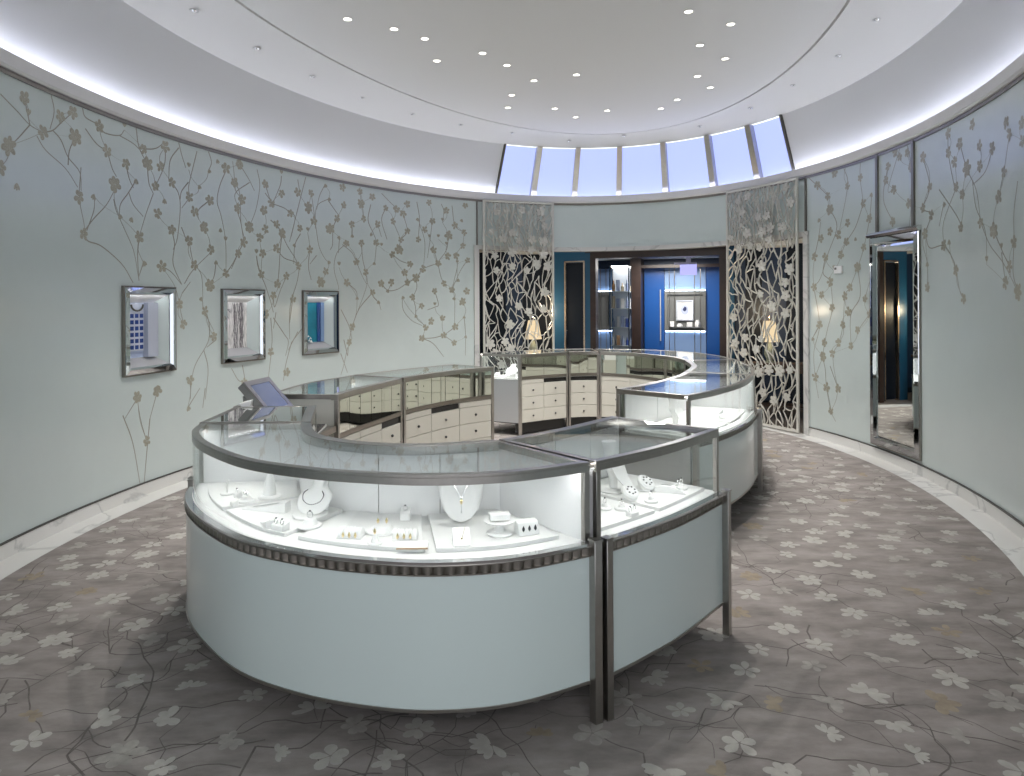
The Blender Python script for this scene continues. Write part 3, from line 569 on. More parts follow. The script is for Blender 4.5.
# ---------------------------------------------------------------- lattice screens of twigs and blossoms
def lattice(aL, aR, label, seed):
    rr = random.Random(seed)
    P0, P1 = W(aL, 0, .07), W(aR, 0, .07)
    t = (P1-P0); wd = t.length; t.normalize(); n = Vector((t.y, -t.x, 0))
    if n.dot(Vector((CX,CY,0))-P0) < 0: n = -n
    L = frame_local(P0, t, n); H = 3.2
    root = thing('lattice_screen', label, 'screen', tuple(P0.lerp(P1,.5)), 'metal lattice screens beside the back doorway')
    mb = MB()
    for x0, x1, z0, z1 in ((0,.03,.02,H),(wd-.03,wd,.02,H),(.03,wd-.03,.02,.05),(.03,wd-.03,H-.03,H)):
        mb.rings([[L(x0,-.012,z), L(x1,-.012,z), L(x1,.012,z), L(x0,.012,z)] for z in (z0,z1)])
    mb.build('screen_frame', M['lattice'], root)
    mb = MB(); nx = 14; dx = wd/nx; dz = .125; nr = int(H/dz)+1
    nodes = {}
    for r in range(nr+1):
        for k in range(-1, nx+2):
            x = (k + (.5 if r % 2 else 0))*dx + rr.gauss(0, .026) + .05*math.sin(r*.9+seed)
            nodes[r,k] = (min(max(x, .015), wd-.015), min(max(.03, r*dz + rr.gauss(0,.040)), H-.02))
    def bar(a, b, w, bow):
        if math.hypot(a[0]-b[0], a[1]-b[1]) < .05: return
        d = (b[0]-a[0], b[1]-a[1]); l = math.hypot(*d); q = (-d[1]/l, d[0]/l)
        R = []
        for k in range(4):
            s = k/3; o = bow*4*s*(1-s); px, pz = a[0]+d[0]*s+q[0]*o, a[1]+d[1]*s+q[1]*o
            R.append([L(px+q[0]*w, -.007, pz+q[1]*w), L(px+q[0]*w, .007, pz+q[1]*w), L(px-q[0]*w, .007, pz-q[1]*w), L(px-q[0]*w, -.007, pz-q[1]*w)])
        mb.rings(R)
    for (r,k), p in nodes.items():
        for dk in ((0, 1) if r % 2 else (-1, 0)):
            q = nodes.get((r+1, k+dk))
            if q is None or (p[0] == q[0]) : continue
            if rr.random() < .17: continue
            w = (.0054 if p[1] < 2.45 else .0045)*rr.uniform(.75,1.2)
            bar(p, q, w, rr.uniform(-.022,.022))
        if rr.random() < .10:
            q = nodes.get((r, k+1))
            if q: bar(p, q, .007, .01)
    for k in range(26):     # fine twigs over the top third
        x = rr.uniform(.05, wd-.05); z = rr.uniform(2.35, 2.7); p = (x, z)
        for j in range(5):
            q = (min(max(p[0]+rr.uniform(-.07,.07),.02),wd-.02), min(p[1]+rr.uniform(.09,.16),H-.03)); bar(p, q, .0045, rr.uniform(-.01,.01)); p = q
    mb.build('twig_lattice', M['lattice'], root)
    proto = None; sp = []
    for k in range(400):
        if len(sp) >= 40: break
        x, z = rr.uniform(.08, wd-.08), (rr.uniform(2.35, 3.12) if len(sp) < 16 else rr.uniform(.15, 2.4))
        if len(sp) > 34 and z > 1.3: continue
        if all(math.hypot(x-a, z-b) > .14 for a, b in sp): sp.append((x, z))
    for x, z in sp:
        if proto is None:
            b = MB()
            for k in range(5):
                q = petal_poly((0,0), 2*PI*k/5, .070, .025)
                b.rings([[(u, -.004+.012, v) for u, v in q], [(u, .010+.010, v) for u, v in q]])
            b.lathe([(.014,0),(.014,.012),(.006,.018)], 8, (0,0,0))
            o = b.build('blossom', M['lattice'], origin=(0,0,0), angle=40); proto = o
        else:
            o = proto.copy(); COL.objects.link(o)
        o.parent = root
        ang = math.atan2(t.y, t.x)
        o.location = L(x, .004, z) - Vector(root.location)
        o.rotation_euler = (0, rr.uniform(0, 6.28), ang) ; s = rr.uniform(.75, 1.15); o.scale = (s, -1 if n.dot(Vector((-math.sin(ang), math.cos(ang), 0))) < 0 else 1, s)
    return root
lattice(2.2123, 1.9039, 'pale metal twig lattice screen left of the blue back doorway', 4)
lattice(1.1137, .8038, 'pale metal twig lattice screen right of the doorway, by the tall mirror', 9)

# ---------------------------------------------------------------- rooms behind the opening
def uvbox(mb, u0, u1, v0, v1, z0, z1, m=0):
    mb.rings([[UV(u0,v0,z), UV(u1,v0,z), UV(u1,v1,z), UV(u0,v1,z)] for z in (z0,z1)], m)
def uvs(name, u0, u1, v0, v1, z0, z1, m):
    mb = MB(); uvbox(mb, u0, u1, v0, v1, z0, z1); return struct(mb.build(name, m, origin=(0,0,0), smooth=False))
uvs('floor_vestibule', -3.2, 3.4, 3.3, 8.6, -.04, -.002, mat('dark_floor', (.13,.115,.105), .4))
uvs('ceiling_vestibule', -3.2, 3.4, 5.12, 6.1, 2.56, 2.62, M['ceiling'])
mb = MB()
mb.poly([UV(-3.2,5.05,2.56), UV(-3.2,3.55,2.56), W(A_DL,2.56,-.05)] + [W(a,2.56,-.02) for a in arange(A_DL, A_DR, .05)] + [W(A_DR,2.56,-.05), UV(3.4,3.3,2.56), UV(3.4,5.05,2.56)])
struct(mb.build('ceiling_recess', M['brown'], origin=(0,0,0), smooth=False))
uvs('wall_recess_left', -3.2, -1.25, 5.9, 6.0, 0, 2.56, M['navy'])
uvs('wall_recess_right', 1.56, 3.4, 5.9, 6.0, 0, 2.56, M['navy'])
uvs('wall_recess_side_left', -3.3, -3.2, 3.0, 6.0, 0, 2.56, M['navy'])
uvs('wall_recess_side_right', 3.4, 3.5, 2.8, 6.0, 0, 2.56, M['navy'])
for nm, u0, u1 in (('wall_panel', -2.25, -1.95), ('wall_panel', 2.0, 2.35), ('wall_panel', 1.60, 1.75), ('wall_panel', -2.95,-2.8)):
    uvs(nm, u0, u1, 5.86, 5.9, .1, 2.5, M['navy_panel'])
# teal wall with the dark tall door panel, walnut portal
mb = MB()
for u0, u1, z0, z1 in ((-1.27,-1.06,0,2.56),(-.72,-.62,0,2.56),(-1.06,-.72,2.33,2.56),(1.50,1.58,0,2.56)):
    uvbox(mb, u0, u1, 5.3, 5.36, z0, z1)
struct(mb.build('wall_back', M['teal'], origin=(0,0,0), smooth=False))
mb = MB(); uvbox(mb, -1.27, -1.25, 5.3, 5.95, 0, 2.56); uvbox(mb, 1.56, 1.58, 5.3, 5.95, 0, 2.56); struct(mb.build('wall_return', M['teal'], origin=(0,0,0), smooth=False))
mb = MB(); uvbox(mb, -1.03, -.75, 5.33, 5.36, .02, 2.30); d = struct(mb.build('door_1', M['navy'], origin=(0,0,0), smooth=False))
mb = MB()
for u0, u1, z0, z1 in ((-1.06,-1.035,0,2.33),(-.745,-.72,0,2.33),(-1.06,-.72,2.31,2.33)): uvbox(mb, u0, u1, 5.285, 5.35, z0, z1)
mb.build('door_frame', M['brass'], d, smooth=False)
mb = MB()
for u0, u1, z0, z1 in ((-.62,-.53,0,2.45),(1.36,1.50,0,2.45),(-.53,1.36,2.36,2.45)): uvbox(mb, u0, u1, 5.22, 5.45, z0, z1)
struct(mb.build('door_2_frame', M['brown'], origin=(0,0,0), smooth=False))
uvs('wall_above_portal', -.72, 1.58, 5.3, 5.36, 2.45, 2.56, M['brown'])
# room beyond the portal
uvs('ceiling_back_room', -2.0, 2.4, 5.36, 8.4, 2.5, 2.56, M['ceiling'])
uvs('wall_back_room', -2.0, 2.4, 8.12, 8.2, 0, 2.56, M['navy_panel'])
uvs('wall_back_room_left', -1.3, -1.22, 6.0, 8.2, 0, 2.56, M['navy_panel'])
uvs('wall_back_room_right', 2.0, 2.1, 6.0, 8.2, 0, 2.56, M['navy_panel'])
uvs('trim_beam', -.70, 1.75, 7.7, 7.8, 2.31, 2.37, M['brown'])
uvs('wall_column', -.30, -.10, 7.6, 8.1, 0, 2.5, M['brown'])
mb = MB(); uvbox(mb, -.08, .30, 8.02, 8.06, 0, 2.33); d = struct(mb.build('door_3', M['blue'], origin=(0,0,0), smooth=False))
mb = MB(); mb.tube([UV(.23,7.985,.9), UV(.23,7.985,1.9)], .012, 8); mb.tube([UV(.23,7.985,1.0), UV(.23,8.03,1.0)], .008, 6); mb.tube([UV(.23,7.985,1.8), UV(.23,8.03,1.8)], .008, 6); mb.build('door_handle', mat('satin_steel', (.7,.7,.72), .4, metal=.6), d)
mb = MB(); uvbox(mb, 1.09, 1.75, 8.02, 8.06, 0, 2.33); d = struct(mb.build('door_4', M['blue'], origin=(0,0,0), smooth=False))
M['led_niche'] = emis('niche_edge_led', (.85,.92,1), 9)
def lit_niche(u0, u1, label, fr=True):
    c = UV((u0+u1)/2, 8.05, 0)
    root = thing('display_niche', label, 'display niche', tuple(c), 'lit display niches in the back room')
    mb = MB(); uvbox(mb, u0, u1, 8.03, 8.09, .02, 2.33); mb.build('ice_blue_panel', M['iceblue'], root, smooth=False)
    mb = MB()
    uvbox(mb, u0, u1, 7.97, 8.03, 1.80, 1.87); uvbox(mb, u0, u1, 7.97, 8.03, 1.10, 1.17)
    uvbox(mb, u0, u0+.05, 7.97, 8.03, 1.17, 1.80); uvbox(mb, u1-.05, u1, 7.97, 8.03, 1.17, 1.80); uvbox(mb, u0+.05, u1-.05, 8.01, 8.035, 1.17, 1.80)
    mb.build('grey_surround', mat('grey_velvet', (.16,.165,.16), .5), root, smooth=False)
    mb = MB(); uvbox(mb, u0+.01, u1-.01, 8.0, 8.02, 1.875, 1.885); mb.build('light_strip', M['led_niche'], root, smooth=False)
    mb = MB(); uvbox(mb, u0+.01, u1-.01, 8.0, 8.02, 1.085, 1.095); mb.build('light_strip', M['led_niche'], root, smooth=False)
    mb = MB(); 
    for u in (u0+.10, u0+.2, u1-.2, u1-.09): mb.tube([UV(u, 7.84, 0), UV(u, 7.84, 2.33)], .007, 6)
    mb.build('glass_door_edge', M['metal_dark'], root)
    return root
lit_niche(.31, 1.08, 'lit pale blue display niche with a framed print behind the doorway')
lit_niche(-1.20, -.72, 'narrow copy of the lit niche standing in for its reflection, left of the bottle shelves')  # second niche built in place of a reflection of the first
root = thing('picture_frame', 'white framed print with a blue figure in the lit niche', 'picture', tuple(UV(.69,7.98,1.31)))
mb = MB(); uvbox(mb, .54,.84,7.985,8.0,1.31,1.68); mb.build('backing', M['white'], root, smooth=False)
mb = MB()
for u0,u1,z0,z1 in ((.53,.555,1.30,1.69),(.825,.85,1.30,1.69),(.555,.825,1.30,1.325),(.555,.825,1.665,1.69)): uvbox(mb,u0,u1,7.965,7.985,z0,z1)
mb.build('frame', M['silver'], root, smooth=False)
mb = MB(); mb.rings([[UV(.69+.075*math.cos(k*.4), y, 1.51+.10*math.sin(k*.4)) for k in range(16)] for y in (7.985,7.982)]); mb.build('print', mat('print_blue_grey', (.45,.50,.65), .6), root)
mb = MB(); mb.rings([[UV(.69+.03*math.cos(k*.4)+.01*math.sin(k*1.3), y, 1.52+.05*math.sin(k*.4)) for k in range(16)] for y in (7.982,7.979)]); mb.build('print_figure', mat('print_navy', (.02,.03,.10), .6), root)
mb = MB(); uvbox(mb, .62,.76,7.955,7.983,1.245,1.262); b0 = None
for k, (u, w, h, z) in enumerate(((.45,.08,.10,1.181),(.60,.12,.06,1.181),(.78,.10,.09,1.181),(.93,.12,.13,1.181))):
    mb = MB(); c = UV(u, 7.925, z)
    mb.lathe([(w*.45,0),(w*.5,h*.1),(w*.42,h*.7),(w*.3,h*.8),(w*.3,h)], 4, (0,0,0)) if k % 2 else mb.box(-w/2,w/2,-.03,.03,0,h)
    mb.v = [tuple(Vector(p)+c) for p in mb.v]
    tag(mb.build('display_stand', M['white'], origin=tuple(c), bevel=.004), ['low white display block at the left of the lit niche floor', 'flat white jewellery stand under the framed print', 'white display block right of the framed print', 'tall white jewellery stand at the right of the lit niche floor'][k], 'display stand', 'white stands in the lit niche')
mb = MB()
uvbox(mb, .40, 1.02, 7.88, 7.969, 1.168, 1.18)
tag(mb.build('niche_shelf', M['chrome'], origin=tuple(UV(.7,7.95,1.155)), smooth=False), 'thin mirrored shelf along the bottom of the lit niche', 'shelf')
# glass shelving with small goods, left of the portal opening
su0, su1, sv = -.50, -.17, 6.55
root = thing('glass_shelving', 'tall glass shelving with bottles and boxes inside the back doorway', 'shelving', tuple(UV((su0+su1)/2, sv, 0)))
mb = MB(); 
for u in (su0, su1):
    for v in (sv-.12, sv+.14): mb.tube([UV(u,v,0), UV(u,v,2.3)], .012, 6)
mb.build('uprights', M['chrome'], root)
mb = MB(); uvbox(mb, su0, su1, sv+.15, sv+.17, .1, 2.3); mb.build('back_mirror', mat('pale_shelf_back', (.50,.55,.62), .3), root, smooth=False)
ZS = [.55, .90, 1.22, 1.55, 1.85]
for z in ZS:
    mb = MB(); uvbox(mb, su0, su1, sv-.12, sv+.15, z-.012, z); mb.build('shelf', mat('shelf_glass', (.6,.66,.68), .1), root, smooth=False)
mb = MB(); uvbox(mb, su0+.02, su1-.02, sv-.1, sv+.12, 2.28, 2.3); mb.build('light_strip', emis('shelf_led', (1,.96,.9), 5), root, smooth=False)
rr = random.Random(2); gc = [(.7,.68,.62),(.05,.09,.3),(.45,.25,.12),(.75,.75,.75),(.6,.62,.05),(.25,.3,.45),(.5,.42,.3)]
gnames = ['lowest', 'second', 'middle', 'fourth', 'top']
for j, z in enumerate(ZS):
    for k in range(4):
        u = su0+.05+.078*k; h = rr.uniform(.12,.22); w = rr.uniform(.02,.03); c = UV(u, sv-.03, z+.001)
        mb = MB()
        if rr.random() < .6: mb.lathe([(w,0),(w,h*.6),(w*.4,h*.75),(w*.4,h*.95),(w*.25,h)], 10)
        else: mb.box(-w,w,-w,w,0,h)
        mb.v = [tuple(Vector(p)+c) for p in mb.v]
        cc = gc[4] if (j == 0 and k == 2) else rr.choice(gc[:4]+gc[5:])
        col = {0:'cream',1:'navy',2:'amber',3:'white',4:'lime',5:'slate',6:'tan'}[gc.index(cc)]
        tag(mb.build('bottle', mat('goods_'+col, cc, .25), origin=tuple(c)), '%s bottle, %s from the left on the %s glass shelf' % (col, ['first','second','third','fourth'][k], gnames[j]), 'bottle', 'goods on the glass shelving')
# lilac sign box hanging from the vestibule ceiling
root = thing('hanging_sign', 'small lilac glowing sign box hanging in the back doorway', 'sign', tuple(UV(.84,6.5,2.13)))
mb = MB(); uvbox(mb, .70,.98,6.49,6.52,2.12,2.30); mb.build('sign_panel', emis('lilac_panel', (.36,.36,.75), .9), root, smooth=False)
mb = MB(); uvbox(mb, .60,.98,6.48,6.53,2.30,2.335); uvbox(mb, .80,.88,6.49,6.52,2.335,2.5); mb.build('sign_mount', mat('lilac_mount', (.45,.45,.62), .4), root, smooth=False)
# low walnut unit in the dark passage
# consoles and lamps behind the screens
def console(c, rz, w, label):
    root = local('console_table', label, 'table', c, rz, 'walnut consoles behind the screens')
    mb = MB(); mb.box(-w/2,w/2,-.18,.18,.735,.775); mb.build('table_top', M['wood'], root, bevel=.004)
    mb = MB(); mb.box(-w/2+.03,w/2-.03,-.16,.16,.64,.735); mb.build('apron', M['wood'], root)
    for x in (-w/2+.05, w/2-.05):
        for y in (-.14, .14):
            mb = MB(); mb.rings([[(x-r,y-r,z),(x+r,y-r,z),(x+r,y+r,z),(x-r,y+r,z)] for r, z in ((.014,0),(.024,.64))]); mb.build('leg', M['wood'], root)
    mb = MB(); mb.box(-w/2+.05,w/2-.05,-.14,.14,.16,.18); mb.build('lower_shelf', M['wood'], root)
    return root
def lamp(c, label):
    root = local('table_lamp', label, 'lamp', c, 0, 'cream shade lamps behind the screens')
    mb = MB(); mb.lathe([(.07,0),(.072,.015),(.045,.03),(.05,.06),(.075,.12),(.07,.18),(.04,.24),(.022,.28),(.018,.33)], 20); mb.build('lamp_base', mat('celadon_ceramic', (.42,.45,.36), .2, noise=.2, nscale=30), root)
    mb = MB(); n = 48; R = []
    for z, r in ((.30,.135),(.45,.105),(.60,.075)):
        R.append([((r+(.004 if k % 2 else 0))*math.cos(2*PI*k/n), (r+(.004 if k % 2 else 0))*math.sin(2*PI*k/n), z) for k in range(n)])
    mb.rings(R, cap=False); s = mb.build('lamp_shade', emis('lit_cream_shade', (1,.78,.48), .55), root)
    mb = MB(); mb.lathe([(.008,.60),(.008,.63),(.014,.64),(.004,.66)], 8); mb.build('finial', M['brass'], root)
    li = bpy.data.lights.new('lamp_bulb', 'POINT'); li.energy = 12; li.color = (1,.8,.55); li.shadow_soft_size = .08
    lo = bpy.data.objects.new('lamp_bulb', li); COL.objects.link(lo); lo.parent = root; lo.location = (0,0,.72)
    return root
console((.25,10.93,0), TH, 1.0, 'dark walnut console under the lamp behind the left lattice screen')
console((3.74,9.84,0), TH, 1.0, 'dark walnut console under the lamp behind the right lattice screen')
lamp((.335,10.90,.777), 'lit cream table lamp on the console behind the left lattice screen')
lamp((3.71,9.85,.777), 'lit cream table lamp on the console behind the right lattice screen')
mb = MB(); c = Vector((.06,10.95,.776)); mb.v = []; mb.lathe([(.11,0),(.13,.02),(.12,.05),(.04,.07)], 16); mb.v = [tuple(Vector(p)+c) for p in mb.v]
tag(mb.build('tray', M['wood'], origin=tuple(c)), 'round brown lidded tray on the console behind the left lattice screen', 'tray')
# fill light of the back room
def area(name, loc, size, e, col=(1,1,1), rot=(0,0,0)):
    l = bpy.data.lights.new(name, 'AREA'); l.energy = e; l.size = size; l.color = col
    o = bpy.data.objects.new(name, l); COL.objects.link(o); o.location = loc; o.rotation_euler = rot; return o
area('back_room_fill_light', UV(.45, 6.9, 2.47), .9, 45, (1,.96,.9))  # added without a fitting, to light the room beyond the portal

# ---------------------------------------------------------------- recessed downlights
DOWN = [(-1.43,5.99),(-1.06,6.21),(-.81,6.44),(-.76,7.03),(-.28,6.82),(-.04,7.17),(-.04,8.72),(.01,8.2),(.26,7.67),(.56,8.78),(.72,7.48),(.87,9.19),(1.25,8.88),(1.53,5.87),(1.98,6.14),(1.84,6.64),(2.2,7.01),(2.06,7.55),(2.32,7.95),(1.93,8.8),(2.05,8.42)]
NEAR = [(-1.2,5.0),(.1,5.2),(-.3,4.3),(.9,4.6)]
DPROTO = [None]
def downlight(x, y, z, label, group, lit, r=.05, e=0):
    if DPROTO[0] is None:
        root = local('recessed_downlight', label, 'downlight', (x,y,z), 0, group)
        mb = MB(); mb.lathe([(.050,-.003),(.046,-.006),(.036,-.005),(.034,.006),(.050,.006)], 20); mb.build('trim_ring', M['ceiling'], root)
        mb = MB(); mb.lathe([(.034,-.003),(.0345,-.0015),(.0345,.004),(.03,.005)], 20); mb.build('lens', M['lens'], root)
        DPROTO[0] = root
    else: root = dup(DPROTO[0], (x,y,z), 0, label, group)
    return root
def spot(x, y, z, e, ang=1.55, blend=.9, aim=None):
    l = bpy.data.lights.new('downlight_beam', 'SPOT'); l.energy = e; l.spot_size = ang; l.spot_blend = blend; l.color = (1,.965,.925); l.shadow_soft_size = .02
    o = bpy.data.objects.new('downlight_beam', l); COL.objects.link(o); o.location = (x,y,z-.02)
    if aim: o.rotation_euler = (Vector(aim)-Vector((x,y,z))).to_track_quat('-Z','Y').to_euler()
where = ['leftmost of all', 'second from the left in the upper-left line of three', 'third and lowest in the upper-left line of three', 'just below the upper-left line of three', 'upper one of the pair left of centre', 'lower one of the pair left of centre', 'at the left end of the lowest row', 'just above the left end of the lowest row', 'between the lone centre lamp and the lowest row', 'second from the left in the lowest row', 'alone in the middle between the two clusters', 'lowest of all, over the windows', 'at the right end of the lowest row of the left cluster', 'topmost of the right-hand zigzag', 'rightmost of all, second of the right-hand zigzag', 'third down in the right-hand zigzag', 'fourth down in the right-hand zigzag', 'fifth down in the right-hand zigzag', 'sixth down in the right-hand zigzag', 'eighth and last of the right-hand zigzag, nearest the windows', 'seventh down in the right-hand zigzag']
for (x, y), w in zip(DOWN, where):
    downlight(x, y, 4.15, 'lit ceiling downlight, ' + w, 'lit downlights in the ceiling disc', True)
    spot(x, y, 4.15, E_SPOT*(.68 if x > 1.4 else 1))
for x, y in NEAR: spot(x, y, 4.15, E_SPOT*1.1)
SP = [(-2.63,5.68),(-2.43,6.53),(-2.14,7.34),(-1.77,8.1),(-1.28,8.81),(-.7,9.39),(.01,9.89),(.87,10.27),(1.68,10.16),(2.64,9.54),(3.05,8.68),(3.23,7.8),(3.3,6.86),(3.21,5.98)]
ordn = ['first','second','third','fourth','fifth','sixth','seventh','eighth','ninth','tenth','eleventh','twelfth','thirteenth','last']
eye0 = None
for k, (x, y) in enumerate(SP):
    lab = 'small eyeball spot in the ceiling rim, %s counting from the left' % ordn[k]
    if eye0 is None:
        eye0 = local('eyeball_spot', lab, 'spotlight', (x,y,4.10), 0, 'small spots round the ceiling rim')
        mb = MB(); mb.lathe([(.042,-.003),(.038,-.008),(.028,-.007),(.028,.03),(.042,.03)], 16); mb.build('trim_ring', M['lens_dim'], eye0)
        mb = MB(); mb.lathe([(.004,-.016),(.014,-.013),(.022,-.004),(.022,.01)], 14); mb.build('eyeball', M['chrome'], eye0)
    else: o = dup(eye0, (x,y,4.10), 0, lab)
for o in [o for o in bpy.data.objects if o.name.startswith('eyeball_spot')]:
    # sit each fitting on the domed rim
    best = None
    for a in arange(0, 2*PI, .02):
        p, q = CE(a), GR(a)
        for k in range(17):
            t = k/16; r = p.lerp(q, t); d = (r.x-o.location.x)**2+(r.y-o.location.y)**2
            if best is None or d < best[0]: best = (d, 4.0+.15*math.sin(t*PI/2))
    o.location.z = best[1] + .004
# ---------------------------------------------------------------- the oval counter: curved display cases
ZF, ZD, ZC = .15, .700, 1.015        # underside of the body, deck, glass top
def resample(pts, n):
    d = smooth_line(pts, 12); acc = [0]
    for a, b in zip(d, d[1:]): acc.append(acc[-1] + math.hypot(b[0]-a[0], b[1]-a[1]))
    out = []; j = 0
    for k in range(n+1):
        s = acc[-1]*k/n
        while j < len(acc)-2 and acc[j+1] < s: j += 1
        t = (s-acc[j])/max(acc[j+1]-acc[j], 1e-9); t = min(max(t,0),1)
        out.append((d[j][0]+(d[j+1][0]-d[j][0])*t, d[j][1]+(d[j+1][1]-d[j][1])*t))
    return out, acc[-1]
class Ring:
    """a counter section: s runs along it (0..1), depth is measured from the outer face o(m) or the inner face i(m)"""
    def __init__(self, outer, inner, n=32):
        self.n = n; self.O, self.L = resample(outer, n); self.I, self.Li = resample(inner, n)
        c = [sum(p[k] for p in self.O+self.I)/(2*(n+1)) for k in (0,1)]; self.c = (c[0], c[1], 0)
    def P(self, s, t, z):
        x = min(max(s,0),1)*self.n; k = min(int(x), self.n-1); f = x-k
        o = Vector(self.O[k]).lerp(Vector(self.O[k+1]), f); i = Vector(self.I[k]).lerp(Vector(self.I[k+1]), f)
        if s < 0 or s > 1:
            d = (Vector(self.O[1])-Vector(self.O[0])).normalized() if s < 0 else (Vector(self.O[-1])-Vector(self.O[-2])).normalized()
            e = d*((s if s < 0 else s-1)*self.L); o = o+e; i = i+e
        d = (i-o).normalized(); p = o.lerp(i, t[0]) + d*t[1]
        return Vector((p.x, p.y, z))
    def block(self, mb, s0, s1, t0, t1, z0, z1, m=0):
        k = max(1, int(round((s1-s0)*self.n)))
        if (s1-s0)*self.L < .05: k = 1
        R = []
        for j in range(k+1):
            s = s0+(s1-s0)*j/k
            R.append([self.P(s,t0,z0), self.P(s,t1,z0), self.P(s,t1,z1), self.P(s,t0,z1)])
        mb.rings(R, m)
    def m(self, d): return d/self.L
def o_(m): return (0, m)
def i_(m): return (1, -m)

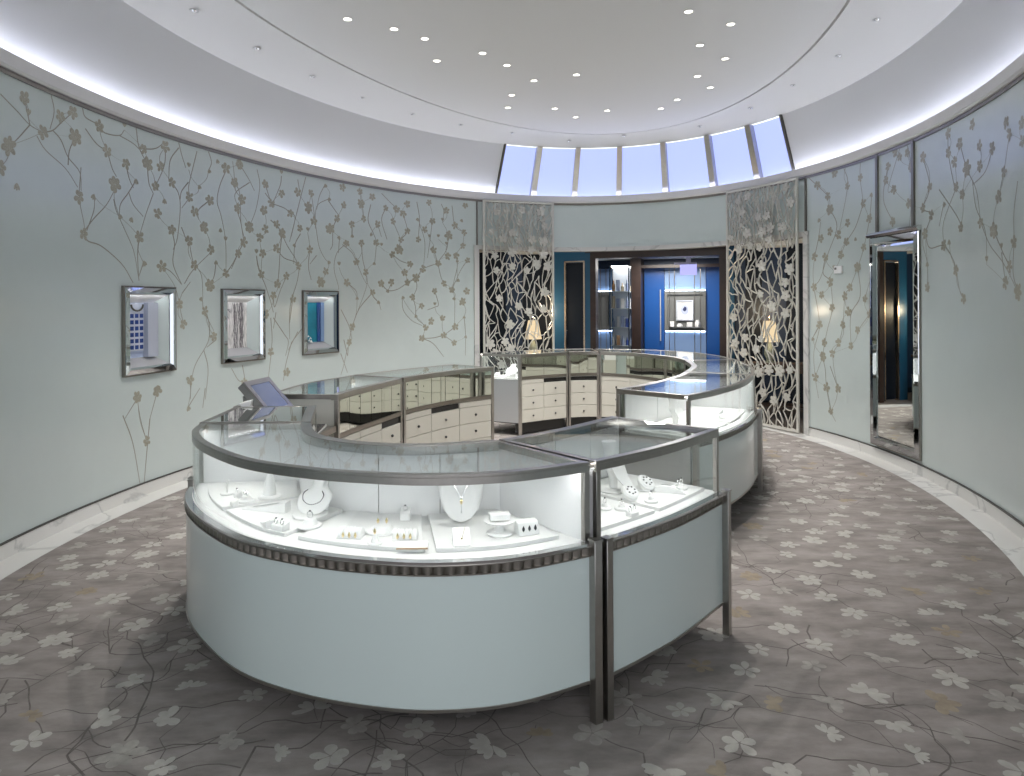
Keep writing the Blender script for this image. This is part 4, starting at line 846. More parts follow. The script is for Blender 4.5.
def display_case(label, outer, inner, n=32, ends=('glass','glass'), bays=(2,2), lined=3, tan_deck=False, style='drawers', top='glass', end_low=('bone','bone'), rear=True):
    R = Ring(outer, inner, n); m = R.m
    root = thing('display_case', label, 'display case', R.c, 'curved display cases of the oval counter')
    def part(name, material, specs, parent=root, bevel=0, angle=35):
        mb = MB()
        for sp in specs: R.block(mb, *sp)
        return mb.build(name, material, parent, origin=R.c, bevel=bevel, angle=angle)
    pw = .030
    # body
    part('carcass', M['bone'], [(m(.01), 1-m(.01), o_(.0), i_(.03), ZF+.012, ZD-.012)])
    part('front_panel', M['mint_case'], [(m(.012), 1-m(.012), o_(-.028), o_(-.012), ZF+.012, .652)])
    part('bottom_trim', M['metal'], [(m(.012), 1-m(.012), o_(-.032), o_(-.006), ZF, ZF+.012)])
    part('underside', M['black'], [(m(.015), 1-m(.015), o_(-.004), i_(.04), ZF+.002, ZF+.011)])
    # fluted band
    mb = MB(); nf = max(4, int(R.L/.042)); R0, R1 = [], []
    for k in range(nf):
        for j in range(6):
            s = m(.014) + (1-2*m(.014))*(k + j/6)/nf
            b = .012*math.sin(PI*(j+.0)/6) if j else 0
            R0.append(R.P(s, o_(-.020-b), .656)); R1.append(R.P(s, o_(-.020-b), .688))
    mb.quadgrid([R0, R1])
    for z, dz in ((.652, .005), (.686, .004)): R.block(mb, m(.012), 1-m(.012), o_(-.036), o_(-.01), z, z+dz)
    mb.build('fluted_band', M['metal_dark'], root, origin=R.c, angle=50)
    part('nosing', M['chrome'], [(m(.004), 1-m(.004), o_(-.032), o_(.0), .690, .702)])
    part('deck', M['suede'], [(m(.004), 1-m(.004), o_(.0), i_(.02), .686, ZD)])
    # corner posts
    for s0, s1 in ((m(-.004), m(pw)), (1-m(pw), 1+m(.004))):
        p = part('post', M['metal'], [(s0, s1, o_(-.060), o_(-.026), 0, .712)], bevel=.002)
        part('post_cap', M['metal'], [(s0-m(.002), s1+m(.002), o_(-.062), o_(-.022), .712, .720)], p)
        part('post', M['metal'], [(s0, s1, i_(.028), i_(-.004), 0, ZC-.04)], bevel=.002)
    # glass case frame
    for s0, s1 in ((m(.002), m(.026)), (1-m(.026), 1-m(.002))):
        part('corner_upright', M['metal'], [(s0, s1, o_(.0), o_(.022), .702, ZC-.04)], bevel=.0015)
    part('top_frame', M['metal'], [(0, 1, o_(.0), o_(.011), ZC-.040, ZC-.012), (0, 1, o_(.0), o_(.034), ZC-.012, ZC), (0, 1, o_(.031), o_(.034), ZC-.0225, ZC-.012), (0, 1, i_(.050), i_(-.004), ZC-.040, ZC),
         (0, m(.030), o_(.034), i_(.050), ZC-.034, ZC-.001), (1-m(.030), 1, o_(.034), i_(.050), ZC-.034, ZC-.001)], bevel=.0015)
    part('front_glass', M['glass'], [(m(.026), 1-m(.026), o_(.003), o_(.010), .702, ZC-.04)])
    part('top_glass', M['glass'] if top == 'glass' else M['mirror'], [(m(.028), 1-m(.028), o_(.032), i_(.048), ZC-.010, ZC-.002)])
    if top == 'glass':
        part('light_strip', M['led_case'], [(m(.03), 1-m(.03), o_(.013), o_(.029), ZC-.022, ZC-.014)])
    for k, kind in enumerate(ends):
        s = (m(.008), m(.015)) if k == 0 else (1-m(.015), 1-m(.008))
        if kind == 'glass': part('end_glass', M['glass'], [(s[0], s[1], o_(.022), i_(.03), .702, ZC-.036)])
        elif kind == 'white': part('end_lining', M['white'], [((m(.010), m(.024)) if k == 0 else (1-m(.024), 1-m(.010)))+(o_(.022), i_(.03), ZD-.002, ZC-.036)])
        elif kind == 'bone': part('end_panel', M['cream'], [(s[0], s[1], o_(.022), i_(.03), .70, ZC-.036)])
        s = (m(.0), m(.012)) if k == 0 else (1-m(.012), 1-m(.0))
        part('side_panel', M[end_low[k]], [(s[0], s[1], o_(-.01), i_(.03), ZF+.012, .70)])
    # white sliding back panels with metal seams
    e = m(.026)
    for k in range(lined):
        a, b = e + (1-2*e)*k/lined, e + (1-2*e)*(k+1)/lined
        part('sliding_panel', M['white'], [(a + m(.004), b - m(.004), i_(.058), i_(.050), ZD+.002, ZC-.042)])
    part('seam_backing', M['metal'], [(e, 1-e, i_(.049), i_(.045), ZD, ZC-.04)])
    if rear:
        # staff side: mirrored doors over lacquered drawers
        part('rear_rail', M['metal_dark'], [(m(pw), 1-m(pw), i_(.03), i_(-.003), .700, .735)])
        nb, nd = bays
        e = m(pw)
        for k in range(nb*nd):
            a, b = e + (1-2*e)*k/(nb*nd), e + (1-2*e)*(k+1)/(nb*nd)
            part('mirror_door', M['mirror_aged'], [(a+m(.003), b-m(.003), i_(.040), i_(-.001), .738, ZC-.043)])
        for k in range(nb):
            a, b = e + (1-2*e)*k/nb, e + (1-2*e)*(k+1)/nb
            if style == 'slot0' and k == 0 or style == 'slot1' and k == 1 or style == 'slot':
                part('pull_out_slot', M['black'], [(a+m(.004), b-m(.004), i_(.03), i_(.012), .645, .692)])
            else:
                part('writing_slide', M['bone'], [(a+m(.004), b-m(.004), i_(.03), i_(.0), .645, .694)])
            for r in range(3):
                z0, z1 = ((.485,.640),(.325,.480),(.165,.320))[r]
                d = part('drawer', M['bone'], [(a+m(.004), b-m(.004), i_(.03), i_(.0), z0, z1)], bevel=.002)
                mb = MB(); c = R.P((a+b)/2, i_(-.008), (z0+z1)/2)
                mb.lathe([(.003,-.012),(.010,-.007),(.013,0),(.010,.007),(.003,.012)], 10, c); mb.build('drawer_knob', M['knob'], d, origin=R.c)
        part('plinth', M['black'], [(m(.04), 1-m(.04), i_(.10), i_(.04), .03, ZF)])
    return R, root

M['cream'] = mat('lightened_bone_lacquer', (.80,.79,.72), .4)  # bone lacquer lightened to make up for weak light on the end panel
CASE = {}
CASE['A'] = display_case('long rounded display case nearest the camera, full of jewellery',
    [(-1.675,3.66),(-1.607,3.42),(-1.435,3.145),(-1.126,2.822),(-.827,2.652),(-.544,2.562),(-.288,2.53),(.0,2.575),(.308,2.726)],
    [(-1.09,3.67),(-.974,3.38),(-.82,3.226),(-.617,3.129),(-.398,3.103),(-.082,3.184)], 56, ('white','white'), (4,2), 5)
CASE['K'] = display_case('short near display case at the open gap, right of the paired posts',
    [(.334,2.735),(.489,2.86),(.735,3.085),(1.036,3.43)], [(-.062,3.19),(.21,3.43),(.561,3.828)], 24, ('white','glass'), (2,2), 3, end_low=('bone','steel'))
CASE['H'] = display_case('display case across the open gap, glass end facing the near cases',
    [(1.204,4.664),(1.489,4.955),(1.829,5.42),(2.12,5.98)], [(.771,5.048),(1.09,5.408),(1.40,5.88),(1.58,6.25)], 28, ('glass','white'), (3,2), 3, end_low=('steel','bone'))
CASE['I'] = display_case('display case behind the gap-corner case, near the right lattice screen',
    [(2.135,6.01),(2.37,6.75),(2.48,7.55)], [(1.592,6.28),(1.80,6.85),(1.90,7.50)], 24, ('white','white'), (3,2), 3)
CASE['G'] = display_case('tightly curved far case with mirrored doors at the right back of the oval',
    [(2.483,7.58),(2.45,8.20),(2.25,8.80),(1.75,9.25),(1.14,9.46)], [(1.902,7.53),(1.85,8.0),(1.62,8.48),(1.42,8.74),(1.14,8.90)], 32, ('white','white'), (4,2), 4, style='slot0')
CASE['F'] = display_case('narrow far case with one column of drawers under a black slot',
    [(1.115,9.465),(.82,9.45),(.53,9.39)], [(1.125,8.905),(.93,8.90),(.735,8.85)], 12, ('white','white'), (1,3), 2, style='slot')
CASE['E'] = display_case('far case with two drawer columns and a glass left end',
    [(.505,9.385),(.15,9.20),(-.14,8.98),(-.41,8.70)], [(.715,8.845),(.40,8.66),(.10,8.45)], 16, ('white','glass'), (2,1), 2, style='slot0', end_low=('bone','steel'))
CASE['D'] = display_case('left-hand case of mirrored doors and drawers ending at the far gap',
    [(-.629,7.168),(-1.125,6.56),(-1.425,6.125)], [(-.189,6.829),(-.51,6.545),(-.786,6.146),(-.93,5.845)], 24, ('white','white'), (3,2), 3, style='slot1')
CASE['C'] = display_case('left-hand case with a plain pale end beside the till monitor',
    [(-1.437,6.10),(-1.655,5.55),(-1.72,5.05),(-1.715,4.84)], [(-.942,5.818),(-1.05,5.46),(-1.17,5.06),(-1.225,4.79)], 24, ('white','bone'), (3,2), 3, style='slot0')
CASE['B'] = display_case('narrow mirror-topped counter section between the near case and the till',
    [(-1.725,4.24),(-1.705,3.95),(-1.69,3.685)], [(-1.235,4.29),(-1.16,3.96),(-1.095,3.695)], 10, ('white','white'), (1,1), 1, top='mirror')

# till desk in the gap, monitor, keyboard, printer
R = Ring([(-1.72,4.82),(-1.73,4.5),(-1.727,4.26)], [(-1.23,4.77),(-1.26,4.5),(-1.245,4.31)], 8)
root = thing('till_desk', 'low dark till desk between two left-hand cases', 'desk', R.c)
mb = MB(); R.block(mb, .01, .99, o_(0), i_(0), .76, .80); mb.build('desk_top', M['metal_dark'], root, origin=R.c)
mb = MB(); R.block(mb, .02, .98, o_(.01), i_(.08), .02, .76); mb.build('desk_body', M['bone'], root, origin=R.c)
mb = MB(); R.block(mb, .02, .98, o_(-.012), o_(.01), .15, 1.0); mb.build('front_panel', M['mint_case'], root, origin=R.c)
mb = MB(); R.block(mb, .0, 1.0, o_(-.014), o_(.014), 1.0, 1.014); mb.build('top_rail', M['metal'], root, origin=R.c)
mc = Vector((-1.59, 4.52, .80))
root = local('till_monitor', 'tilted grey till monitor with a blue screen on the left-hand desk', 'monitor', tuple(mc))
rot = Matrix.Translation((-.02,0,.245)) @ Matrix.Rotation(math.radians(-8),4,'Z') @ Matrix.Rotation(math.radians(48),4,'Y')
mb = MB(); mb.box(-.14,.14,-.165,.165,-.05,.0,mtx=rot); mb.build('housing', M['greybox'], root, origin=(0,0,0), bevel=.006)
mb = MB()
for x0,x1,y0,y1 in ((-.14,-.105,-.165,.165),(.105,.14,-.165,.165),(-.105,.105,-.165,-.125),(-.105,.105,.125,.165)): mb.box(x0,x1,y0,y1,.0,.008,mtx=rot)
mb.build('bezel', M['metal'], root, origin=(0,0,0))
mb = MB(); mb.box(-.105,.105,-.125,.125,.0,.004,mtx=rot); s_ = mb.build('display', M['screen'], root, origin=(0,0,0))
mb = MB(); mb.rings([[(-.12,-.12,0),(.06,-.12,0),(.06,.12,0),(-.12,.12,0)],[(-.13,-.13,.03),(.04,-.13,.03),(.04,.13,.03),(-.13,.13,.03)],[(-.15,-.12,.26),(-.06,-.12,.19),(-.06,.12,.19),(-.15,.12,.26)]])
mb.build('monitor_stand', M['greybox'], root, origin=(0,0,0), bevel=.004)
root = local('keyboard', 'small black keyboard on the till desk beside the pale case end', 'keyboard', (-1.34,4.55,.80), .1)
mb = MB(); mb.box(-.075,.075,-.16,.16,.0,.018); mb.build('keyboard_base', M['greybox'], root, origin=(0,0,0), bevel=.003)
mb = MB()
for a in range(5):
    for b in range(11): mb.box(-.066+a*.027,-.044+a*.027,-.15+b*.0275,-.128+b*.0275,.018,.026)
mb.build('keys', M['black'], root, origin=(0,0,0))
root = local('receipt_printer', 'small white receipt printer standing behind the mirror-topped section', 'printer', (-1.70,4.36,1.0005-.2), .1)
mb = MB(); mb.box(-.04,.045,-.06,.07,0,.205); mb.build('printer_body', M['suede'], root, origin=(0,0,0), bevel=.008)
mb = MB(); mb.rings([[(-.035,-.055,.205),(.04,-.055,.205),(.04,.065,.205),(-.035,.065,.205)],[(-.03,-.05,.225),(.045,-.045,.245),(.045,.06,.245),(-.03,.06,.225)]]); mb.build('printer_lid', M['white'], root, origin=(0,0,0), bevel=.004)
mb = MB(); mb.box(.02,.047,-.03,.04,.15,.19); mb.build('paper_slot', M['greybox'], root, origin=(0,0,0))

# ---------------------------------------------------------------- display pads
def pad(R, s0, s1, t0, t1, label, group):
    mb = MB(); R.block(mb, s0, s1, o_(t0), i_(t1), ZD+.0005, ZD+.017)
    return tag(mb.build('display_pad', M['pad_edge'], origin=tuple(R.P((s0+s1)/2, (.5,0), ZD)), bevel=.002), label, 'display pad', group)
RA_, RK, RH, RE = CASE['A'][0], CASE['K'][0], CASE['H'][0], CASE['E'][0]
for (s0, s1), lab in zip(((.035,.245),(.265,.475),(.505,.735),(.755,.965)), ('under the white ramp at its left end', 'under the small necklace form', 'under the two ribbed rolls', 'under the tall pendant form')):
    pad(RA_, s0, s1, .075, .075, 'white display pad in the near case, ' + lab, 'white pads in the near case')
for (s0, s1), lab in zip(((.03,.46),(.50,.96)), ('holding three small ring blocks', 'holding the ring cushions and ramp')):
    pad(RK, s0, s1, .06, .07, 'white display pad in the short gap case, ' + lab, 'white pads in the short case')
for (s0, s1), lab in zip(((.03,.48),(.51,.96)), ('near its glass end', 'at its far half')):
    pad(RH, s0, s1, .06, .07, 'white display pad in the case across the gap, ' + lab, 'white pads in the case across the gap')
pad(RE, .5, .96, .06, .07, 'white display pad inside the glass left end of the far case', 'white pads in the far case')
ZP = ZD+.0172

# ---------------------------------------------------------------- jewellery forms (front = -y)
def super_ring(hw, ht, cy, z, n=20, p=2.4, cx=0):
    out = []
    for k in range(n):
        a = 2*PI*k/n; c, s = math.cos(a), math.sin(a)
        out.append((cx+hw*math.copysign(abs(c)**(2/p), c), cy+ht*math.copysign(abs(s)**(2/p), s), z))
    return out
PROF_T = [(0,.016,.010),(.012,.044,.014),(.04,.068,.018),(.08,.083,.022),(.12,.089,.026),(.145,.086,.030),(.165,.066,.032),(.18,.044,.032),(.20,.036,.031),(.225,.036,.031),(.235,.030,.026)]
PROF_R = [(0,.040,.010),(.012,.074,.014),(.035,.094,.020),(.065,.098,.026),(.085,.088,.032),(.10,.062,.036),(.11,.040,.036),(.125,.034,.034),(.145,.036,.036),(.150,.032,.032)]
def neck_form(loc, rz, label, s=1, base=False, lean=.35, m='suede', P=PROF_T):
    root = local('necklace_form', label, 'necklace stand', loc, rz, 'white necklace forms')
    mb = MB(); mb.rings([super_ring(w*s, d*s, (.02+z*lean)*s, z*s+.012) for z, w, d in P]); mb.build('bust', M[m], root, origin=(0,0,0), angle=60)
    y1 = .02+.11*lean
    mb = MB(); mb.rings([[(-w*s, (y+.0)*s, z*s),(w*s, y*s, z*s),(w*s, (y+.025)*s, z*s),(-w*s, (y+.025)*s, z*s)] for w, z, y in ((.035,.0,y1),(.022,.10,y1-.015))]); mb.build('back_foot', M[m], root, origin=(0,0,0), bevel=.002)
    if base:
        mb = MB(); mb.lathe([(.085*s,0),(.088*s,.006),(.084*s,.011)], 28, (0,.03*s,0)); mb.build('disc_base', M[m], root, origin=(0,0,0), bevel=.001)
    return root
def necklace(loc, rz, label, s, m, drop=False, lean=.35, bead=0, P=PROF_T):
    def front(x, z):  # lies on the front of the bust
        for (za,wa,da),(zb,wb,db) in zip(P, P[1:]):
            if za <= z <= zb: f=(z-za)/(zb-za); w=wa+(wb-wa)*f; d=da+(db-da)*f; break
        q = min(abs(x)/w, .97)
        return ((x*s), (.02+z*lean - d*(1-q**2.4)**(1/2.4) - .002)*s, z*s+.012)
    root = local('necklace', label, 'necklace', loc, rz)
    zb = .085 if drop else .042
    if drop: key = [(-.040,.172),(-.028,.14),(-.013,.11),(0,zb)]
    else: key = [(-.045,.102),(-.062,.085),(-.048,.056),(0,zb)]
    pts = smooth_line([front(x,z) for x,z in key] + [front(-x,z) for x,z in key[:-1][::-1]], 5)
    mb = MB()
    if bead:
        for p in pts: mb.lathe([(.001,-bead),(bead*.8,-bead*.6),(bead,0),(bead*.8,bead*.6),(.001,bead)], 6, p)
    else: mb.tube(pts, .0011*s, 5)
    mb.build('chain', M[m], root, origin=(0,0,0))
    if drop:
        p = front(0, zb-.012); mb = MB(); mb.lathe([(.001,.012),(.006,.004),(.0065,0),(.004,-.008),(.001,-.012)], 8, p); mb.build('pendant', M['gold'], root, origin=(0,0,0))
        q = front(0, .035); mb = MB(); mb.tube([front(0,zb-.024), q], .0009, 4); mb.lathe([(.001,.004),(.004,0),(.001,-.004)], 6, q); mb.build('pendant_drop', M['silver'], root, origin=(0,0,0))
    return root
def ring_block(loc, rz, label, w=.032, h=.030, d=.03, group='ring blocks'):
    root = local('ring_block', label, 'ring stand', loc, rz, group)
    mb = MB(); mb.rings([[(-w/2,-d/2,0),(w/2,-d/2,0),(w/2,d/2,0),(-w/2,d/2,0)],[(-w/2,-d/2*.9,h*.55),(w/2,-d/2*.9,h*.55),(w/2,d/2,h),(-w/2,d/2,h)]]); mb.build('block', M['suede'], root, origin=(0,0,0), bevel=.003)
    mb = MB(); mb.box(-w/2+.002,w/2-.002,-.003,.003,h*.78,h*.80); mb.build('slot', M['pad_edge'], root, origin=(0,0,0))
    return root
def ring(loc, rz, label, m='gold', r=.0095, group='rings on the white stands', cat='ring'):
    root = local('finger_ring', label, cat, loc, rz, group)
    mb = MB(); mb.torus((0,0,r), r, .0016, 'y', 16, 6); mb.build('band', M[m], root, origin=(0,0,0))
    mb = MB(); mb.lathe([(.001,-.003),(.0045,0),(.003,.003),(.001,.0035)], 8, (0,0,2*r+.002)); mb.build('stone', M['gem'] if m != 'gold' else M['silver'], root, origin=(0,0,0))
    return root
def ribbed_roll(loc, rz, label, w=.095, r=.03):
    root = local('ribbed_roll', label, 'jewellery roll', loc, rz, 'ribbed white rolls in the near case')
    mb = MB(); R = []; n = 40
    for k in range(n+1):
        x = -w/2 + w*k/n; q = r*(1 - .10*(abs(math.sin(PI*6*k/n))**.5 < .45))
        R.append([(x, -q*math.cos(a)*1.15+.0, q*math.sin(a)*1.25) for a in [PI*j/12 for j in range(13)]])
    mb.rings(R); mb.build('ribbed_cushion', M['suede'], root, origin=(0,0,0), angle=20)
    mb = MB(); mb.box(-w/2-.003,w/2+.003,-r*1.22,r*1.22,0,.006); mb.build('tray_base', M['suede'], root, origin=(0,0,0), bevel=.001)
    return root
def gold_drop(loc, label, group):
    mb = MB(); c = Vector(loc); mb.lathe([(.001,-.010),(.005,-.004),(.006,.002),(.003,.010),(.001,.014)], 8); mb.v = [tuple(Vector(p)+c) for p in mb.v]
    return tag(mb.build('earring', M['gold'], origin=tuple(c)), label, 'earring', group)
def disc_stand(loc, rz, label, r=.045, post=.02, top=.03, h=.03, group='disc jewellery stands'):
    root = local('disc_stand', label, 'jewellery stand', loc, rz, group)
    mb = MB(); mb.lathe([(r*.94,0),(r,.004),(r*.96,.010),(r*.6,.013)], 28); mb.build('disc', M['suede'], root, origin=(0,0,0))
    mb = MB(); mb.lathe([(top,.012),(top*.85,h*.6),(top*.7,h),(top*.5,h+.003)], 20); mb.build('cushion', M['suede'], root, origin=(0,0,0))
    return root
def ramp(loc, rz, label, L=.17, w=.045, h=.045, curl=0):
    root = local('bracelet_ramp', label, 'jewellery ramp', loc, rz, 'white bracelet ramps')
    mb = MB(); R = []
    for k in range(11):
        x = -L/2 + L*k/10; z = .005 + h*(k/10)**1.4 if not curl else .004 + h*math.sin(PI*min(1, .25+k/13))
        R.append([(x,-w/2,0),(x,w/2,0),(x,w/2*.9,max(z,.004)),(x,-w/2*.9,max(z,.004))])
    mb.rings(R); mb.build('ramp_body', M['suede'], root, origin=(0,0,0), angle=25, bevel=.001)
    mb = MB(); mb.tube([(-L/2+L*k/10, 0, (.005 + h*(k/10)**1.4 if not curl else .004+h*math.sin(PI*min(1,.25+k/13)))+.002) for k in range(2,9)], .0016, 5); mb.build('bracelet_strip', M['silver'], root, origin=(0,0,0))
    return root

# near case, left to right
def at(x, y, z=None): return (x, y, ZP if z is None else z)
root = local('earring_tree', 'small white forked earring stand at the left end of the near case', 'earring stand', at(-1.405,3.36), -.9)
mb = MB(); mb.lathe([(.032,0),(.034,.005),(.03,.009)], 18); mb.build('disc', M['suede'], root, origin=(0,0,0))
mb = MB(); mb.tube([(0,0,.006),(.004,0,.05)], .004, 6); mb.tube([(.004,0,.03),(-.03,0,.035)], .004, 6); mb.tube([(.004,0,.045),(.03,0,.075)], .005, 6); mb.build('forked_stem', M['suede'], root, origin=(0,0,0))
ring_block(at(-1.33,3.30), -.8, 'white ring block with a dark slot beside the forked earring stand', .04,.036)
ring(at(-1.33,3.29,ZP+.026), -.8, 'dark-stoned ring on the block beside the forked earring stand', 'silver')
ring_block(at(-1.292,3.165), -.9, 'white ring block nearest the left glass of the near case', .042,.034)
ramp(at(-1.12,3.10), -.25, 'long white wedge ramp at the left of the near case', .22,.05,.04)
root = local('ring_cone', 'tall white cone on a round base behind the long wedge ramp', 'ring cone', at(-1.175,3.30), 0)
mb = MB(); mb.lathe([(.052,0),(.055,.006),(.05,.012),(.038,.016)], 28); mb.build('round_base', M['suede'], root, origin=(0,0,0))
mb = MB(); mb.lathe([(.032,.015),(.028,.05),(.018,.10),(.008,.125),(.002,.128)], 24); mb.build('cone', M['suede'], root, origin=(0,0,0))
disc_stand(at(-1.265,3.235), 0, 'low white disc stand with a silver bow beside the tall cone', .042,.02,.028,.026)
root = local('bow_brooch', 'small silver bow brooch on the low disc by the tall cone', 'brooch', at(-1.265,3.235,ZP+.03), -.6)
mb = MB(); mb.torus((-.011,0,.010), .010, .003, 'y', 12, 5); mb.torus((.011,0,.010), .010, .003, 'y', 12, 5); mb.build('bow', M['silver'], root, origin=(0,0,0))
mb = MB(); mb.lathe([(.001,.004),(.005,.01),(.001,.016)], 8); mb.build('stone', M['gem'], root, origin=(0,0,0))
bz = .42
neck_form(at(-.905,2.99), -.38, 'small reclining white necklace form with a dark bead strand', .88, True, .75, P=PROF_R)
necklace(at(-.905,2.99), -.38, 'dark bead strand on the small reclining form in the near case', .88, 'gem', False, .75, .0026, PROF_R)
disc_stand(at(-.852,2.865), -.3, 'white disc stand with a ring in front of the small reclining form', .05,.02,.034,.034)
ring(at(-.852,2.865,ZP+.036), -.3, 'large ring upright on the disc before the reclining form', 'silver', .014)
ramp(at(-1.035,2.885), -1.0, 'short white ramp with a bracelet, left of the dark-stoned ring block', .10,.045,.028)
ring_block(at(-.965,2.83), -.5, 'wide white ring block with a row of dark stones on the second pad', .07,.038,.04)
ring(at(-.98,2.825,ZP+.028), -.5, 'left ring of the pair on the wide ring block', 'silver'); ring(at(-.95,2.81,ZP+.028), -.5, 'right ring of the pair on the wide ring block', 'silver')
ribbed_roll(at(-.65,2.745), -.12, 'ribbed white roll at the left of the third pad')
for k, x in enumerate((-.675,-.65,-.625)): gold_drop((x, 2.705+.003*(1-k), ZP+.016), '%s gold drop on the left ribbed roll' % ('left','middle','right')[k], 'gold drops on the left ribbed roll')
disc_stand(at(-.535,2.80), 0, 'wide white oval dish with two gold earrings between the ribbed rolls', .068,.02,.048,.026)
for k, x in enumerate((-.553,-.518)): gold_drop((x, 2.795, ZP+.044), '%s gold earring standing on the wide dish' % ('left','right')[k], 'earrings on the wide dish')
root = local('earring_cone', 'small white cone with a gold bead in front of the wide dish', 'earring stand', at(-.538,2.655), 0)
mb = MB(); mb.lathe([(.028,0),(.03,.004),(.026,.009)], 20); mb.build('round_base', M['suede'], root, origin=(0,0,0))
mb = MB(); mb.lathe([(.017,.008),(.010,.025),(.006,.036)], 16); mb.build('cone', M['suede'], root, origin=(0,0,0))
gold_drop((-.538,2.655,ZP+.047), 'gold bead on top of the small cone before the wide dish', 'beads')
ribbed_roll(at(-.43,2.725), .04, 'ribbed white roll at the right of the third pad')
for k, x in enumerate((-.455,-.43,-.405)): gold_drop((x, 2.687, ZP+.016), '%s silver-gold drop on the right ribbed roll' % ('left','middle','right')[k], 'drops on the right ribbed roll')
ring_block(at(-.465,2.95), 0, 'tall white ring block at the back of the third pad', .044,.05,.034)
ring(at(-.465,2.945,ZP+.042), 0, 'ring on the tall block at the back of the third pad', 'silver')
root = local('card_holder', 'flat white card pad with a tan front edge on the third pad', 'card pad', at(-.385,2.622), .02)
mb = MB(); mb.rings([[(-.058,-.028,0),(.058,-.028,0),(.058,.028,0),(-.058,.028,0)],[(-.058,-.028,.005),(.058,-.028,.005),(.058,.028,.012),(-.058,.028,.012)]]); mb.build('pad', M['suede'], root, origin=(0,0,0))
mb = MB(); mb.box(-.06,.06,-.031,-.028,0,.006); mb.build('tan_edge', M['tan'], root, origin=(0,0,0))
neck_form(at(-.216,2.87), .12, 'large upright white necklace form with a long pendant in the near case', 1.08, False, .42)
necklace(at(-.216,2.87), .12, 'fine pendant necklace on the large upright form', 1.08, 'silver', True, .42)
root = local('pendant_board', 'small white sloping pendant board in front of the large necklace form', 'pendant stand', at(-.198,2.635), .15)
mb = MB(); mb.rings([[(-.034,-.02,0),(.034,-.02,0),(.034,.055,0),(-.034,.055,0)],[(-.034,-.018,.006),(.034,-.018,.006),(.034,.055,.052),(-.034,.055,.052)]]); mb.build('board', M['suede'], root, origin=(0,0,0), bevel=.002)
root = local('necklace', 'fine gold necklace on the small sloping pendant board', 'necklace', at(-.198,2.635), .15)
mb = MB(); mb.tube(smooth_line([(-.016,.05,.052),(-.008,.03,.037),(0,.008,.0245),(.008,.03,.037),(.016,.05,.052)],4), .0009, 5); mb.build('chain', M['gold'], root, origin=(0,0,0))
mb = MB(); mb.lathe([(.001,-.003),(.005,0),(.001,.003)], 8, (0,.004,.024)); mb.build('pendant', M['gold'], root, origin=(0,0,0))
root = local('tiered_stand', 'tiered white stand with a dish and a top block on the fourth pad', 'jewellery stand', at(-.055,2.765), .2)
mb = MB(); mb.lathe([(.052,0),(.055,.005),(.05,.010),(.025,.014),(.018,.03),(.022,.04)], 28); mb.build('lower_disc', M['suede'], root, origin=(0,0,0))
mb = MB(); mb.lathe([(.024,.04),(.062,.05),(.066,.056),(.055,.058),(.03,.052)], 28); mb.build('upper_dish', M['suede'], root, origin=(0,0,0))
mb = MB(); mb.box(-.042,.042,-.018,.022,.055,.085); mb.build('top_block', M['suede'], root, origin=(0,0,0), bevel=.004)
root = local('earring_block', 'white sloping block with three earrings at the right end of the near case', 'earring stand', at(.055,2.765), .38)
mb = MB(); mb.rings([[(-.045,-.03,0),(.045,-.03,0),(.045,.03,0),(-.045,.03,0)],[(-.045,-.014,.05),(.045,-.014,.05),(.045,.022,.056),(-.045,.022,.056)]]); mb.build('block', M['suede'], root, origin=(0,0,0), bevel=.004)
for k, d in enumerate((-.024,.002,.028)):
    c, s = math.cos(.38), math.sin(.38); x, y = d, -.024
    o = gold_drop((.055+x*c-y*s, 2.765+x*s+y*c, ZP+.026), '%s earring on the sloping block at the right end' % ('left','middle','right')[k], 'earrings on the sloping block')
    o.data.materials[0] = M['gem']
# short case at the gap
def tall_neck(loc, rz, label, h=.24):
    root = local('neck_form', label, 'necklace stand', loc, rz, 'tall white neck forms')
    mb = MB(); mb.lathe([(.075,0),(.078,.005),(.07,.010),(.02,.014)], 28); mb.build('disc_base', M['suede'], root, origin=(0,0,0))
    mb = MB(); mb.rings([super_ring(w, d, cy, z, 18, 2.2) for z, w, d, cy in ((.012,.020,.018,0),(.06,.022,.02,.0),(.09,.034,.026,.0),(h*.55,.052,.034,.005),(h*.66,.044,.036,.01),(h*.75,.036,.032,.014),(h*.9,.037,.033,.02),(h,.040,.034,.026))]); mb.build('neck', M['suede'], root, origin=(0,0,0), angle=60)
    mb = MB(); mb.rings([[(-w,y,z),(w,y,z),(w,y+.006,z),(-w,y+.006,z)] for w, y, z in ((.030,-.105,.03),(.042,-.06,.075),(.05,-.032,.12),(.046,-.028,.135))]); mb.build('bib', M['suede'], root, origin=(0,0,0), bevel=.001)
    return root
tall_neck(at(.50,3.40), .75, 'tall white neck form with a bib in the short gap case')
def cushion(loc, rz, label, r=.042):
    root = local('ring_cushion', label, 'ring cushion', loc, rz, 'round ring cushions in the short gap case')
    mb = MB(); tilt = Matrix.Translation((0,0,r*.72)) @ Matrix.Rotation(math.radians(38),4,'X')
    mb.lathe([(r*.8,-.014),(r,-.006),(r,.008),(r*.82,.016),(r*.3,.018)], 26); mb.v = [tuple(tilt @ Vector(p)) for p in mb.v]; mb.build('cushion', M['suede'], root, origin=(0,0,0))
    mb = MB(); mb.lathe([(r*.95,0),(r,.006),(r*.8,.018),(r*.6,.024)], 24, (0,.008,0)); mb.build('foot', M['suede'], root, origin=(0,0,0))
    mb = MB()
    for k in range(7):
        a = k*.9; p = tilt @ Vector((r*.5*math.cos(a), r*.5*math.sin(a), .018)); mb.lathe([(.001,-.004),(.005,0),(.004,.003),(.001,.004)], 7, p)
    mb.build('stones', M['gem'], root, origin=(0,0,0))
    return root
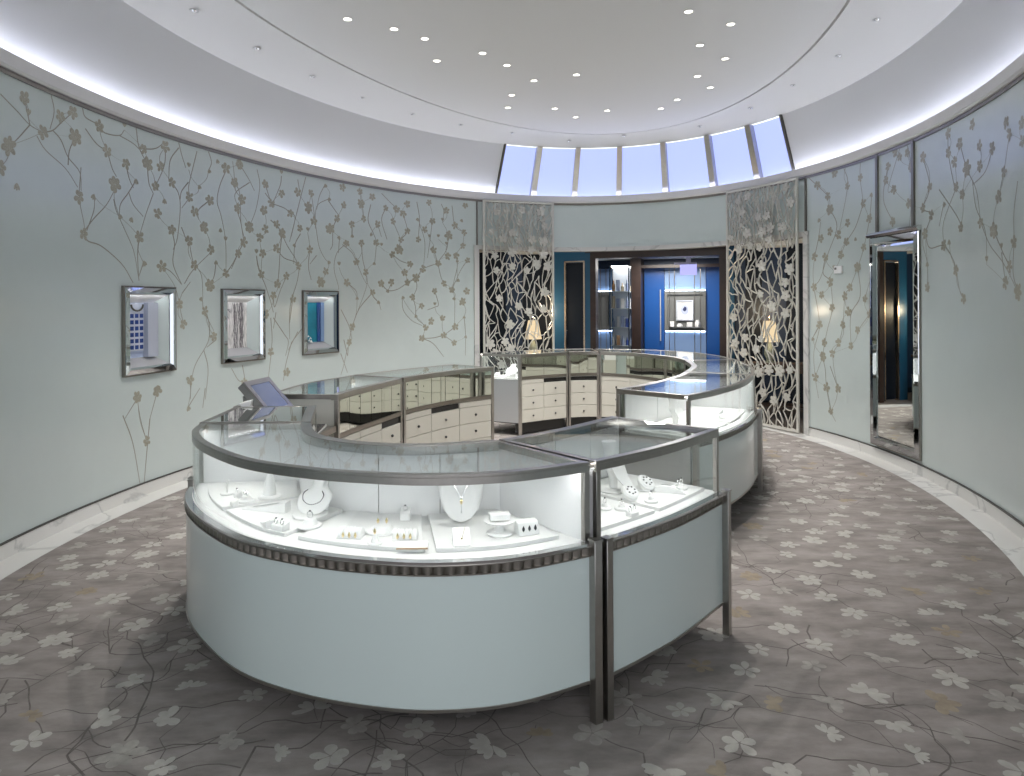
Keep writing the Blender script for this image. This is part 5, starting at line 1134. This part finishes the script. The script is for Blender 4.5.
cushion(at(.555,3.245), .6, 'round ring cushion in front of the tall neck form')
cushion(at(.66,3.40), .8, 'larger round ring cushion behind and right of the other, in the short case', .047)
ramp(at(.775,3.355), -.35, 'curled white ramp right of the two ring cushions', .15,.045,.03,1)
disc_stand(at(.645,3.19), .8, 'small disc ring stand before the curled ramp', .032,.014,.018,.024)
ring(at(.645,3.19,ZP+.026), .8, 'dark-stoned ring on the small disc before the curled ramp', 'silver', .012)
disc_stand(at(.835,3.42), .8, 'disc ring stand nearest the glass right end of the short case', .042,.016,.026,.024)
ring(at(.828,3.41,ZP+.025), .8, 'left ring on the disc by the glass right end', 'silver', .011); ring(at(.848,3.435,ZP+.025), .8, 'right ring on the disc by the glass right end', 'silver', .011)
disc_stand(at(.415,3.09), .7, 'small disc ring stand nearest the paired posts in the short case', .034,.014,.02,.024)
ring(at(.415,3.09,ZP+.026), .7, 'ring on the small disc nearest the paired posts', 'silver', .011)
disc_stand(at(.49,3.08), .7, 'small disc ring stand second from the paired posts', .034,.014,.02,.02)
ring(at(.49,3.08,ZP+.022), .7, 'ring on the small disc second from the paired posts', 'silver', .011)
ring_block(at(.522,2.99), .75, 'white ring block at the front of the first pad in the short case', .055,.03,.035)
ring(at(.51,2.975,ZP+.022), .75, 'left ring on the block at the front of the short case', 'silver'); ring(at(.532,2.998,ZP+.022), .75, 'right ring on the block at the front of the short case', 'silver')
# case across the gap
tall_neck(at(*RH.P(.25,(.55,0),0)[:2]), .7, 'tall white neck form behind the corner of the case across the gap', .22)
ramp(at(*RH.P(.12,(.62,0),0)[:2]), -.5, 'white ramp near the inner end glass of the case across the gap', .16,.05,.05)
disc_stand(at(*RH.P(.08,(.45,0),0)[:2]), .7, 'disc ring stand beside the end glass of the case across the gap', .04,.016,.026,.03)
cushion(at(*RH.P(.12,(.22,0),0)[:2]), .7, 'round ring cushion at the outer corner of the case across the gap', .04)
disc_stand(at(*RH.P(.45,(.35,0),0)[:2]), .7, 'disc ring stand midway along the case across the gap', .042,.016,.028,.03)
ramp(at(*RH.P(.72,(.4,0),0)[:2]), .9, 'white bracelet ramp at the far half of the case across the gap', .15,.045,.035)
ring_block(at(*RH.P(.58,(.25,0),0)[:2]), .8, 'white ring block near the front glass of the case across the gap', .05,.03,.035)
# far case with the glass end
neck_form(at(*RE.P(.80,(.45,0),0)[:2]), -.6, 'white necklace form inside the glass left end of the far case', .9, True, .7, P=PROF_R)
ramp(at(*RE.P(.90,(.62,0),0)[:2]), -.5, 'white ramp inside the glass left end of the far case', .16,.06,.05)
ring_block(at(*RE.P(.88,(.25,0),0)[:2]), -.6, 'white ring block by the end glass of the far case', .06,.05,.05)

# ---------------------------------------------------------------- camera, sky, exposure
cam = bpy.data.cameras.new('camera'); cam.sensor_width = 36; cam.sensor_fit = 'HORIZONTAL'
cam.lens = 683.0/1024*36; cam.shift_y = -84.8/1024; cam.clip_start = .05; cam.clip_end = 60
co = bpy.data.objects.new('camera', cam); COL.objects.link(co)
co.matrix_world = Matrix.Translation((0,0,1.65)) @ Matrix.Rotation(math.radians(90),4,'X') @ Matrix.Rotation(-.005,4,'Z')
SC.camera = co
w = bpy.data.worlds.new('world'); SC.world = w; w.use_nodes = True
w.node_tree.nodes['Background'].inputs['Color'].default_value = (.85,.88,.95,1); w.node_tree.nodes['Background'].inputs['Strength'].default_value = E_WORLD
area('entry_fill_light', (.2,-1.4,3.3), 2.0, E_ENTRY, (1,.97,.94), (math.radians(55),0,0))  # fill added in the passage to brighten the near case fronts
SC.view_settings.view_transform = 'Standard'; SC.view_settings.look = 'None'; SC.view_settings.gamma = 1; SC.view_settings.use_curve_mapping = False
SC.view_settings.exposure = EXPOSURE
SC.cycles.max_bounces = 14; SC.cycles.glossy_bounces = 7; SC.cycles.diffuse_bounces = 5; SC.cycles.transparent_max_bounces = 24
SC.cycles.caustics_reflective = False; SC.cycles.caustics_refractive = False; SC.cycles.sample_clamp_indirect = 6
for o in bpy.data.objects:
    if '_o' in o: del o['_o']
